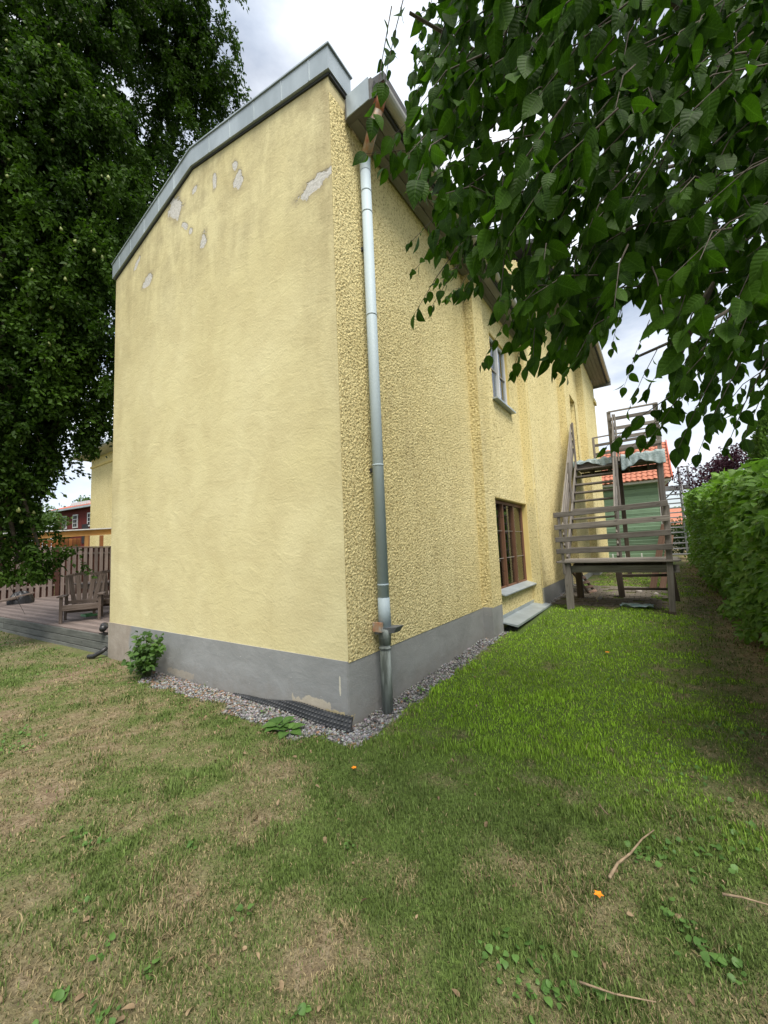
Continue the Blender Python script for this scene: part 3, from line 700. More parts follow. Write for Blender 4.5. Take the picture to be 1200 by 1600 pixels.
# ------------------------------------------------------------------ shrub, rosette and weeds
BUSH = leaf_mat('bush leaves', (.035, .075, .018), (.09, .17, .04), .3)
CLOVER = leaf_mat('fresh weed leaves', (.06, .13, .03), (.13, .24, .06), .3)
def shrub():
    c = Vector((-3.42, -.20, gh(-3.42, -.2))); t = empty('leafy_shrub', c, 'small green leafy shrub growing against the grey plinth of the gable', 'shrub')
    mb = MB(); P = []; D = []
    for k in range(40):
        a = rng.uniform(0, 6.28); h = rng.uniform(.25, .68); rr = rng.uniform(.08, .5)
        tip = Vector((c.x+rr*math.cos(a)*1.0+.10*h, min(c.y+.5*rr*math.sin(a)-.05, -.06), c.z+h*(1-.5*rr)))
        base = c+Vector((rng.uniform(-.06, .06), rng.uniform(-.03, .03), -.02)); midp = (base+tip)/2+Vector((0, 0, .06))
        mb.tube([base, midp, tip], [.006, .004, .002], 5)
        for q in np.linspace(.3, 1, 15):
            p = base.lerp(midp, q*2) if q < .5 else midp.lerp(tip, q*2-1)
            P.append(p); D.append((rng.normal(), rng.normal()*.7-.25, rng.normal()*.4+.05))
    mb.build('stem', simple('green stem', (.07, .09, .03)), t)
    n = len(P); P = np.array([list(p) for p in P])+rng.normal(0, .02, (n, 3)); P[:, 1] = np.minimum(P[:, 1], -.05)
    N = rdir(n, 1.6); N[:, 1] -= .5
    leaf_cloud('foliage', P, np.array(D), N, rng.uniform(.05, .10, n), BUSH, t, leaf_tpl(1.25, .25), LEAF_F)['kind'] = 'stuff'
shrub()
def rosette(name, x, y, n, s, label, cat, mat=CLOVER, group=None, kind=None):
    z = gh(x, y); t = empty(name, (x, y, z), label, cat, group)
    for k in range(n):
        a = 6.28*k/n+rng.uniform(-.3, .3); d = np.array([[math.cos(a), math.sin(a), rng.uniform(.15, .7)]])
        ss = np.array([s*rng.uniform(.7, 1.15)])
        leaf_cloud('leaf', np.array([[x, y, z+.01]])+d*ss[0]*.25, d, np.array([[0, 0, 1.]])-.2*d, ss, mat, t, leaf_tpl(1.7, .35, .2), LEAF_F)
    mb = MB()
    mb.tube([(x, y, z-.02), (x, y, z+.02)], .006, 6).build('stem', simple('pale stem', (.10, .13, .04)), t)
rosette('weed_rosette', -.56, -.33, 9, .15, 'bright green broad leaved weed in the gravel beside the black membrane', 'weed')
rosette('weed_rosette', -.42, -.36, 6, .12, 'smaller bright green weed right beside the broad leaved one in the gravel', 'weed')
def lawn_weeds():
    pts = []
    for (px, py, k, sp) in [(30, 1160, 16, .25), (20, 1140, 12, .2), (130, 1395, 4, .05), (90, 1540, 5, .05), (160, 1575, 5, .05), (165, 1465, 3, .03), (230, 1500, 3, .03), (150, 1305, 5, .06), (120, 1295, 5, .06),
                            (840, 1500, 14, .14), (830, 1530, 10, .1), (760, 1470, 3, .04), (900, 1540, 6, .08), (1000, 1320, 12, .12), (1090, 1320, 16, .2), (1150, 1280, 14, .2), (1050, 1420, 8, .08), (1100, 1470, 8, .1), (1150, 1500, 10, .1),
                            (1120, 1130, 20, .3), (1060, 1200, 10, .3), (920, 1090, 14, .35), (980, 1060, 10, .3), (700, 1060, 10, .3), (740, 1040, 14, .3), (380, 1415, 3, .04), (300, 1310, 3, .04), (545, 1310, 3, .03), (470, 1560, 3, .03),
                            (20, 1000, 40, .5), (60, 1010, 20, .4), (140, 1035, 25, .35), (100, 1040, 20, .4), (660, 1075, 8, .1), (250, 1060, 4, .05), (415, 1105, 3, .03), (640, 1090, 5, .05)]:
        d = CF+CR*((px-600)/F)+CU*((800-py)/F); q = CAM+d*((0.05-CAM.z)/d.z)
        if q.y > 20: continue
        for _ in range(k*2): pts.append((q.x+random.gauss(0, sp*.5), q.y+random.gauss(0, sp*.5)))
    p = np.array(pts); k = ~in_house(p[:, 0], p[:, 1]-.06) & ~on_deck(p[:, 0], p[:, 1]-.1); p = p[k]; n = len(p)
    P = np.concatenate([p, (gz(p[:, 0], p[:, 1])+rng.uniform(.008, .03, n))[:, None]], 1)
    D = rdir(n); D[:, 2] *= .3; N = rdir(n, 2.2)
    o = leaf_cloud('lawn_weeds', P, D, N, rng.uniform(.016, .034, n), CLOVER, None, leaf_tpl(1.9, .2, .2), LEAF_F)
    setp(o, 'small broad leaved weeds scattered through the lawn', 'weeds', None, 'stuff')
lawn_weeds()
LITTER = leaf_mat('dry leaves', (.11, .07, .04), (.34, .25, .15), .1, .8, tcol=(1, .9, .6))
def litter_leaves():
    n1, n2 = 420, 900
    th = YAW+rng.uniform(-.95, .95, n1); r = np.exp(rng.uniform(0, math.log(9), n1))
    x = np.concatenate([CAM.x-np.sin(th)*r, 3.25+rng.normal(0, .28, n2)]); y = np.concatenate([CAM.y+np.cos(th)*r, rng.uniform(.3, 13, n2)])
    x2 = rng.uniform(-4.2, .0, 260); y2 = -.45+.22*rng.standard_normal(260)
    x = np.concatenate([x, x2]); y = np.concatenate([y, y2])
    k = ~in_house(x, y-.05) & ~on_deck(x, y); x, y = x[k], y[k]; n = len(x)
    P = np.stack([x, y, gz(x, y)+rng.uniform(.006, .022, n)], -1); D = rdir(n); D[:, 2] *= .35
    o = leaf_cloud('leaf_litter', P, D, rdir(n, 1.5), rng.uniform(.015, .042, n), LITTER, None, leaf_tpl(1., .5, .5), LEAF_F)
    setp(o, 'dry brown leaves scattered on the lawn and thick under the hedge', 'leaf litter', None, 'stuff')
litter_leaves()
TWIG = simple('dry twig bark', (.30, .22, .14), (.18, .13, .08), 30, .9)
def twig(pts, r, label):
    q = []
    for px, py in pts:
        d = CF+CR*((px-600)/F)+CU*((800-py)/F); p = CAM+d*((.045-CAM.z)/d.z); q.append(Vector((p.x, p.y, gh(p.x, p.y)+.04+random.uniform(-.006, .006))))
    setp(MB().tube(q, [r*(1-.6*i/(len(q)-1)) for i in range(len(q))], 7).build('twig', TWIG, None, True), label, 'twig')
twig([(952, 1370), (965, 1348), (985, 1330), (1003, 1308), (1022, 1296)], .007, 'bent dry twig lying on the lawn right of the middle')
twig([(1128, 1392), (1160, 1400), (1205, 1413)], .006, 'straight pale twig at the right edge of the lawn')
twig([(905, 1530), (960, 1552), (1025, 1565)], .004, 'thin dark twig in the grass at the bottom of the lawn')
twig([(887, 1385), (897, 1402), (905, 1415)], .003, 'short thin twig in the grass left of the orange petal')
twig([(936, 1255), (943, 1264), (950, 1272)], .005, 'short dry stick in the middle of the lawn')
ORANGE = simple('orange petals', (.75, .26, .01), (.6, .17, .01), 20, .6)
def petal(px, py, s, label):
    d = CF+CR*((px-600)/F)+CU*((800-py)/F); p = CAM+d*((.05-CAM.z)/d.z); t = empty('orange_flower', (p.x, p.y, gh(p.x, p.y)+.04), label, 'flower')
    for k in range(5):
        a = k*1.257; d_ = np.array([[math.cos(a), math.sin(a), .35]])
        leaf_cloud('petal', np.array([[p.x, p.y, gh(p.x, p.y)+.04]]), d_, np.array([[0, 0, 1.]]), np.array([s]), ORANGE, t, leaf_tpl(1.3), LEAF_F)
petal(935, 1394, .022, 'orange flower lying on the lawn beside the bent twig')
petal(553, 1197, .022, 'orange flower on the green grass below the corner of the house')
petal(950, 1028, .035, 'yellow orange flower far up the green grass towards the stairs')

# ------------------------------------------------------------------ hedge on the right
HEDGE = leaf_mat('hedge leaves', (.065, .14, .026), (.21, .36, .075), .38, .4, True)
BARK = simple('grey brown bark', (.10, .085, .065), (.055, .045, .035), 12, .95, .5, .01)
def hedge():
    t = empty('garden_hedge', (4.0, 7, .2), 'broad leaved green hedge along the right edge of the lawn', 'hedge')
    n = 52000
    y = .2+17*rng.random(n)**1.5; z = rng.random(n)**.85; top = 2.02+.035*y+.4*(fbm(y, y*0, .9, 5, 3)-.5)
    face = 3.36+.008*y+.6*(fbm(y, z*2.4, 1.6, 8, 4)-.5)+.35*(fbm(y, z*2.3, 4.2, 18, 3)-.5)+.22*(1-z)*.0+.35*np.clip(z-.75, 0, 1)**1.0+.10*np.clip(.25-z, 0, 1)
    dep = rng.exponential(.19, n); onTop = rng.random(n) < .25
    x = np.where(onTop, face+rng.uniform(0, 1.3, n), face+dep)
    zz_ = np.where(onTop, top-rng.exponential(.10, n)+.12*(fbm(x, y, 2, 9, 2)-.5), .06+z*top)
    k = rng.random(n) < np.where(zz_ < .5, .85, 1.0)
    x, y, zz_ = x[k], y[k], zz_[k]; n = len(x); zz_ += gz(x, y)
    ns = 260; sy_ = rng.uniform(.5, 16, ns); bx = 3.5+rng.uniform(0, .9, ns); bz = np.where(bx > 3.62, 2.0+.035*sy_, rng.uniform(.5, 2.1, ns))+gz(bx, sy_)
    tp = np.stack([bx-rng.uniform(.0, .28, ns)*(bx < 3.62)+rng.normal(0, .08, ns), sy_+rng.normal(0, .1, ns), bz+rng.uniform(.08, .38, ns)], -1); bs = np.stack([bx, sy_, bz-.05], -1)
    wq = rng.integers(0, ns, 2600); tq = rng.random((2600, 1)); Ps = bs[wq]*(1-tq)+tp[wq]*tq+rng.normal(0, .025, (2600, 3))
    x = np.concatenate([x, Ps[:, 0]]); y = np.concatenate([y, Ps[:, 1]]); zz_ = np.concatenate([zz_, Ps[:, 2]]); dep = np.concatenate([dep[k], np.zeros(2600)]); onTop = np.concatenate([onTop[k], np.zeros(2600, bool)]); n = len(x); k = np.ones(n, bool)
    P = np.stack([x, y, zz_], -1)
    D = rdir(n)*.8+np.array([-.7, -.25, -.25]); N = rdir(n)*.8+np.array([-.45, -.2, .9])
    S = rng.uniform(.06, .13, n)*(.9+.25*fbm(y, zz_, 1.1, 3, 2))
    dist = np.linalg.norm(P-np.array(CAM), axis=1); vis = (P-np.array(CAM))@np.array(CF)
    sx = 600+F*((P-np.array(CAM))@np.array(CR))/vis
    score = S/dist*(sx < 1215)*(dep[k]*(~onTop[k]) < .10); idx = np.argsort(-score)[:160]
    tpl = leaf_tpl(1.15, .3, .22)
    m_ = np.ones(n, bool); m_[idx] = False
    shade = np.clip(.25+.75*rng.random(n)*fbm(y, zz_, 2.0, 17, 2)*1.6, 0, 1)
    leaf_cloud('foliage', P[m_], D[m_], N[m_], S[m_], HEDGE, t, tpl, LEAF_F, shade[m_])['kind'] = 'stuff'
    single_leaves(P[idx], D[idx], N[idx], S[idx], tpl, HEDGE, t)
    # inner mass and stems
    vs = []; ys_ = np.linspace(.3, 17.5, 36)
    mb = MB()
    for k_ in range(26):
        yy = .6+k_*.62; xx = 3.95+random.uniform(-.15, .15)
        mb.tube([(xx, yy, gh(xx, yy)-.1), (xx-.1, yy+.05, 1.0), (xx-.05, yy+.1, 2.2)], [.03, .022, .01], 6)
    mb.build('stems', BARK, t)['kind'] = 'stuff'
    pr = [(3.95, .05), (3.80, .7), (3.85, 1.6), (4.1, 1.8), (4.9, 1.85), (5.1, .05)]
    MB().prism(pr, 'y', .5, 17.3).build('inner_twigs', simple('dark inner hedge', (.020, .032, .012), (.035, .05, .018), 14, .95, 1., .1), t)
def single_leaves(P, D, N, S, tpl, mat, parent, name='leaf'):
    """nearest leaves as objects of their own, sharing one of four meshes"""
    mes = []
    for q in range(4):
        me = bpy.data.meshes.new('leaf'); tp = tpl.copy(); tp[:, 2] += .05*np.sin(tp[:, 0]*5+q)+(.03*q-.04)*tp[:, 1]
        me.from_pydata([tuple(v) for v in tp], [], [tuple(int(i) for i in f) for f in LEAF_F])
        for p in me.polygons: p.use_smooth = True
        a_ = me.color_attributes.new('col', 'FLOAT_COLOR', 'POINT'); a_.data.foreach_set('color', np.stack([np.full(20, .15+.2*q), LEAF_T, LEAF_B, np.ones(20)], -1).astype(np.float32).ravel())
        me.materials.append(mat); mes.append(me)
    a, b, nn = frames(D, N); off = wloc(parent)
    for i in range(len(P)):
        o = bpy.data.objects.new(name, mes[i % 4]); COL.objects.link(o); o.parent = parent
        M = Matrix((Vector(a[i])*S[i], Vector(b[i])*S[i], Vector(nn[i])*S[i])).transposed().to_4x4(); M.translation = Vector(P[i])-off
        o.matrix_local = M
hedge()

# ------------------------------------------------------------------ overhanging tree at the upper right
CHERRY = leaf_mat('overhanging tree leaves', (.010, .030, .003), (.058, .130, .012), .45, .5, True, spec=.08)
def poly_in(px, py, poly):
    ins = np.zeros(len(px), bool); n = len(poly); j = n-1
    for i in range(n):
        xi, yi = poly[i]; xj, yj = poly[j]
        c = ((yi > py) != (yj > py)) & (px < (xj-xi)*(py-yi)/(yj-yi+1e-9)+xi); ins ^= c; j = i
    return ins
def overhang():
    t = empty('overhanging_tree', (5.6, .4, gh(5.6, .4)), 'dark leaved tree hanging its branches into the upper right of the view', 'tree')
    wood_ = MB()
    base = Vector((5.6, .4, .1))
    limbs = [[at(1290, 250, 4.2), at(1120, 340, 3.6), at(960, 420, 3.2), at(820, 440, 2.9), at(720, 400, 2.6)],
             [at(1290, 130, 3.6), at(1080, 150, 3.0), at(900, 130, 2.6), at(760, 90, 2.3), at(640, 20, 2.1)],
             [at(1320, 30, 2.8), at(1100, 20, 2.3), at(900, -40, 2.0), at(720, -60, 1.9), at(610, -30, 1.9)],
             [at(1290, 420, 4.6), at(1180, 460, 4.2), at(1080, 520, 3.9), at(990, 560, 3.6)],
             [at(1290, 320, 2.6), at(1200, 330, 2.3), at(1120, 430, 2.2), at(1060, 560, 2.1)],
             [at(1280, 200, 5.4), at(1050, 260, 5.0), at(860, 300, 4.6), at(720, 300, 4.2), at(640, 240, 3.9)]]
    crown = Vector((5.0, .7, 3.6)); trunk = [base, base+Vector((-.1, .1, 1.2)), base+Vector((-.3, .2, 2.4)), crown]
    wood_.tube(trunk, [.16, .13, .11, .09], 10)
    for lb in limbs:
        wood_.tube([crown, (crown+lb[0])/2+Vector((0, 0, .25))]+lb, [.07, .05, .032, .022]+[.017, .012, .008, .005][:len(lb)-2], 7)
    wood_.build('trunk', BARK, t, True)
    P = []; D = []; tw = MB()
    poly = [(600, -220), (655, 60), (625, 150), (640, 230), (625, 260), (655, 330), (690, 400), (660, 460), (700, 470), (745, 450), (760, 500), (770, 560), (830, 560), (880, 575), (905, 560), (935, 470), (990, 500), (1040, 520), (1060, 600), (1090, 690), (1130, 680), (1200, 610), (1340, 560), (1340, -220)]
    def spray(tip, start, nleaf, sag=.05):
        """a drooping twig from start to tip carrying alternate leaves"""
        midp = start.lerp(tip, .55)+Vector((0, 0, sag)); pts = [start, midp, tip]
        tw.tube(pts, [.0035, .0024, .0012], 5, False)
        ax = (tip-start).normalized()
        for k in range(nleaf):
            q = .12+.88*(k+.5)/nleaf
            p = start.lerp(midp, q/.5) if q < .5 else midp.lerp(tip, (q-.5)/.5)
            side = ax.cross(Vector((0, 0, 1))).normalized()*(1 if k % 2 else -1)
            d = side*random.uniform(.2, .8)+ax*random.uniform(.1, .6)+Vector((random.gauss(0, .25), random.gauss(0, .25), -random.uniform(.5, 1.5)))
            P.append(list(p+d.normalized()*.012)); D.append(list(d))
        P.append(list(tip)); D.append([ax.x, ax.y, ax.z-.6])
    cand = rng.uniform([590, -220], [1340, 700], (30000, 2)); cand = cand[poly_in(cand[:, 0], cand[:, 1], poly)]
    thick = 1-.55*sstep(430, 640, cand[:, 1])*sstep(900, 1000, cand[:, 0])
    cand = cand[rng.random(len(cand)) < thick][:960]
    for (px, py) in cand:
        d = random.choice([random.uniform(1.25, 1.9), random.uniform(1.7, 2.6), random.uniform(2.4, 4.2)])
        tip = at(px, py, d); ln = random.uniform(.22, .48)
        dirv = CR*random.uniform(.1, 1.0)+CU*random.uniform(.35, .9)+CF*random.uniform(-.5, .6)
        spray(tip, tip+dirv.normalized()*ln, int(ln/.030))
    # sprigs that reach out of the mass
    for (px, py, d, qx, qy, n) in [(583, 185, 2.0, 612, 10, 9), (600, 130, 2.0, 640, -40, 9), (572, 240, 2.2, 690, 240, 10), (600, 262, 2.3, 720, 230, 10), (640, 160, 2.2, 720, 60, 10), (612, 215, 2.1, 700, 140, 9),
                                   (648, 490, 2.5, 720, 380, 9), (675, 478, 2.5, 750, 370, 9), (645, 425, 2.5, 730, 340, 9), (640, 380, 2.5, 740, 290, 9), (715, 455, 2.6, 790, 340, 9),
                                   (752, 570, 2.6, 830, 440, 9), (800, 582, 2.5, 850, 450, 10), (822, 575, 2.6, 880, 440, 9), (868, 582, 2.6, 905, 440, 10), (880, 590, 2.5, 925, 450, 9), (900, 560, 2.6, 950, 430, 9),
                                   (955, 545, 3.4, 975, 470, 7), (940, 520, 3.4, 985, 440, 7), (975, 605, 3.0, 1015, 500, 6), (982, 640, 3.0, 1030, 540, 6),
                                   (945, 700, 2.3, 1060, 610, 10), (985, 700, 2.3, 1090, 600, 10), (1020, 680, 2.2, 1110, 560, 10), (1060, 700, 2.1, 1130, 560, 9), (1090, 710, 2.0, 1160, 560, 9), (1135, 700, 1.9, 1200, 560, 9), (1160, 690, 1.9, 1230, 540, 9), (1030, 640, 2.4, 1100, 520, 9),
                                   (1190, 640, 2.0, 1260, 500, 9), (1010, 610, 2.6, 1090, 500, 9), (1060, 640, 2.4, 1120, 500, 10), (1115, 650, 2.2, 1190, 500, 10)]:
        spray(at(px, py, d), at(qx, qy, d+random.uniform(-.1, .25)), n, .02)
    tw.build('twigs', BARK, t, True)['kind'] = 'stuff'
    P = np.array(P); D = np.array(D); n = len(P)
    N = rdir(n)+np.array([0, 0, .5])-.2*np.array(CF)
    S = rng.uniform(.045, .115, n)
    rel = P-np.array(CAM); dep = rel@np.array(CF)
    near = dep > .75; P, D, N, S, dep, rel = P[near], D[near], N[near], S[near], dep[near], rel[near]; n = len(P)
    sx = 600+F*(rel@np.array(CR))/dep; sy = 800-F*(rel@np.array(CU))/dep
    onscr = (sx > 0) & (sx < 1195) & (sy > 5) & (sy < 1600)
    order = np.argsort(-(S/dep)*onscr); idx = order[:300]; m_ = np.ones(n, bool); m_[idx] = False
    tpl = leaf_tpl(1.22, .28, .2)
    leaf_cloud('foliage', P[m_], D[m_], N[m_], S[m_], CHERRY, t, tpl, LEAF_F)['kind'] = 'stuff'
    single_leaves(P[idx], D[idx], N[idx], S[idx], tpl, CHERRY, t)
    # crown above and to the right of the view, shading the lawn
    k = 2500; Q = np.array([5.6, -.4, 4.4])+unit(rng.standard_normal((k, 3)))*rng.random((k, 1))**.33*np.array([2.3, 2.6, 1.5])
    rq = Q-np.array(CAM); dq = rq@np.array(CF); ok = ~((dq > .2) & (np.abs(rq@np.array(CR)) < dq*1.0) & (np.abs(rq@np.array(CU)) < dq*1.33)) & (Q[:, 2] > 2.9)
    Q = Q[ok]; leaf_cloud('upper_foliage', Q, rdir(len(Q), -.6), rdir(len(Q), 1), rng.uniform(.07, .12, len(Q)), CHERRY, t)['kind'] = 'stuff'
overhang()

# ------------------------------------------------------------------ pear tree at the left
PEAR = leaf_mat('pear leaves', (.009, .025, .004), (.068, .132, .017), .28, .5, spec=.08)
PEARFRUIT = simple('pear skin', (.26, .29, .10), (.20, .24, .08), 6, .5)
def in_box(P): return (P[:, 0] > WX-.10) & (P[:, 0] < .6) & (P[:, 1] > -.10) & (P[:, 1] < 16.5) & (P[:, 2] < TZ+.45+np.clip((P[:, 0]-WX)/(RX-WX), 0, 1)*.6+np.where(P[:, 1] > 6.2, 1.6, 0))
def pear_tree():
    t = empty('pear_tree', (-6.9, -2.2, 0), 'tall dense pear tree with hanging fruit at the left of the gable wall', 'tree')
    clumps = [(300, 40, 75, 100, 10.5, 1.3), (340, 135, 42, 55, 10.8, 1), (235, 40, 70, 80, 10.2, 1.2), (285, 150, 60, 70, 10.5, 1.2), (225, 215, 60, 70, 10.2, 1.0), (250, 300, 60, 60, 10.0, 1.0), (205, 330, 50, 70, 9.6, 1), (195, 400, 40, 60, 9.2, 1),
              (40, 40, 90, 90, 8.2, 1.2), (130, 60, 80, 80, 8.6, 1.1), (60, 160, 100, 90, 8.0, 1.2), (140, 190, 75, 90, 8.4, 1.1), (40, 290, 90, 90, 7.8, 1.2), (150, 300, 75, 80, 8.3, 1.1), (90, 390, 100, 80, 8.0, 1.2), (165, 400, 55, 70, 8.4, .9),
              (40, 470, 80, 80, 7.7, 1.1), (130, 490, 70, 70, 8.2, 1.1), (60, 570, 95, 70, 7.8, 1.2), (150, 580, 48, 60, 8.3, 1), (30, 650, 60, 70, 7.5, 1), (105, 640, 55, 45, 8.2, 1), (160, 655, 18, 28, 8.4, .5),
              (20, 735, 45, 50, 7.5, 1), (45, 690, 36, 30, 7.8, .9), (22, 800, 28, 40, 7.6, .9), (60, 852, 50, 18, 7.6, .7), (30, 878, 26, 24, 7.5, .6), (-30, 600, 60, 250, 7.2, 1.2), (-40, 250, 80, 260, 7.4, 1.2), (100, -60, 200, 60, 8.8, 1.4), (10, 905, 22, 14, 7.5, .4)]
    P = []; W_ = []
    area = np.array([c[2]*c[3]*(c[4]/8)**1.0 for c in clumps]); tot = 235000
    mb = MB(); hub = Vector((-7.2, -1.4, 4.6))
    for c, a in zip(clumps, area/area.sum()):
        n = int(tot*a); ctr = at(c[0], c[1], c[4]); sx, sy = c[2]*c[4]/F, c[3]*c[4]/F
        # hanging sprays inside the clump
        ns = max(6, n//75); sp = unit(rng.standard_normal((ns, 3)))*(rng.random((ns, 1))**.45)
        org = np.array(ctr)+sp[:, 0:1]*sx*np.array(CR)+sp[:, 1:2]*sy*np.array(CU)+sp[:, 2:3]*c[5]*.9*np.array(CF)
        which = rng.integers(0, ns, n); tt = rng.random(n)
        dr = rng.standard_normal((ns, 3))*.5; dr[:, 2] = -1; dr = unit(dr); Ls = rng.uniform(.35, .9, ns)
        P.append(org[which]+dr[which]*(tt*Ls[which])[:, None]+rng.normal(0, .055, (n, 3)))
        W_.append(dr[which])
        for k in range(0, ns, 14):
            o = Vector(org[k]); 
            if not in_box(np.array([list(o)]))[0]: mb.tube([ctr, (ctr+o)/2+Vector((0, 0, .1)), o, o+Vector(dr[k])*float(Ls[k])], [.012, .009, .006, .003], 5, False)
        if c[0] < 120 and not (WX-.2 < ctr.x < .5 and ctr.y > -.2 and ctr.z < 8): mb.tube([hub, (hub+ctr)/2+Vector((0, 0, .35)), ctr], [.09, .055, .025], 7, False)
    mb.build('branches', BARK, t, True)
    MB().tube([(-6.9, -2.2, -.2), (-6.95, -2.1, 1.0), (-7.05, -1.8, 2.6), hub], [.24, .2, .17, .13], 12).build('trunk', BARK, t, True)
    P = np.concatenate(P); dr = np.concatenate(W_); k = ~in_box(P) & (P[:, 2] > 1.25); P, dr = P[k], dr[k]; n = len(P)
    D = dr*.7+rdir(n)*.8; N = rdir(n)+np.array([.3, -.3, .8])
    cl = fbm(P[:, 0]*1.0+P[:, 1], P[:, 2], 1.3, 61, 3); sh = np.clip((cl-.3)*1.6+.5*(rng.random(n)-.4), 0, 1)
    leaf_cloud('crown', P, D, N, rng.uniform(.07, .125, n), PEAR, t, None, None, sh)['kind'] = 'stuff'
    # pears
    prof = [(0, .0), (.018, .006), (.029, .022), (.030, .040), (.022, .060), (.013, .076), (.009, .086), (0, .09)]
    import bmesh
    vs = [(0, 0, -prof[0][1])]; fs = []
    seg = 8
    for (r_, h_) in prof[1:-1]: vs += [(r_*math.cos(6.2832*k/seg), r_*math.sin(6.2832*k/seg), h_-.09) for k in range(seg)]
    me = bpy.data.meshes.new('pear'); vs[0] = (0, 0, -.09); vs.append((0, 0, 0)); L_ = len(vs)-1; R_ = len(prof)-2
    for k in range(seg):
        fs.append((0, 1+(k+1) % seg, 1+k)); fs.append((L_, 1+(R_-1)*seg+k, 1+(R_-1)*seg+(k+1) % seg))
        for q in range(R_-1): fs.append((1+q*seg+k, 1+q*seg+(k+1) % seg, 1+(q+1)*seg+(k+1) % seg, 1+(q+1)*seg+k))
    me.from_pydata(vs, [], fs)
    for p in me.polygons: p.use_smooth = True
    me.materials.append(PEARFRUIT)
    rel = P-np.array(CAM); dep = rel@np.array(CF); sx = 600+F*(rel@np.array(CR))/dep; sy = 800-F*(rel@np.array(CU))/dep
    cand = np.where((sx > 2) & (sx < 260) & (sy > 5) & (sy < 830) & (dep < 8.0))[0]; pick = rng.choice(cand, 70, replace=False)
    for i in pick:
        o = bpy.data.objects.new('pear', me); COL.objects.link(o); o.parent = t
        q = Vector(P[i])-Vector((CF.x, CF.y, 0))*.12-wloc(t); s = random.uniform(.8, 1.1)
        o.matrix_local = Matrix.Translation(q) @ Matrix.Rotation(random.uniform(-.3, .3), 4, 'X') @ Matrix.Scale(s, 4)
pear_tree()

# ------------------------------------------------------------------ paving under the stairs
def paving():
    t = empty('paving', (1.5, 8, gh(1.5, 8)), 'worn concrete block paving under the wooden stairs', None, None, 'structure')
    mt = simple('concrete paver', (.17, .145, .115), (.11, .095, .075), 5, .95, .4, .006)
    import bmesh
    for r_, y in enumerate(np.arange(6.62, 9.6, .205)):
        for x in np.arange(.36+(.1 if r_ % 2 else 0), 2.55, .205):
            if random.random() < .06 or (x > 2.1 and random.random() < .5): continue
            beam('paver', t, (x, y, gh(x, y)+.004+random.uniform(-.005, .005)), (x+.196, y, gh(x+.2, y)+.004+random.uniform(-.005, .005)), .196, .03, mt, bev=.008)
paving()

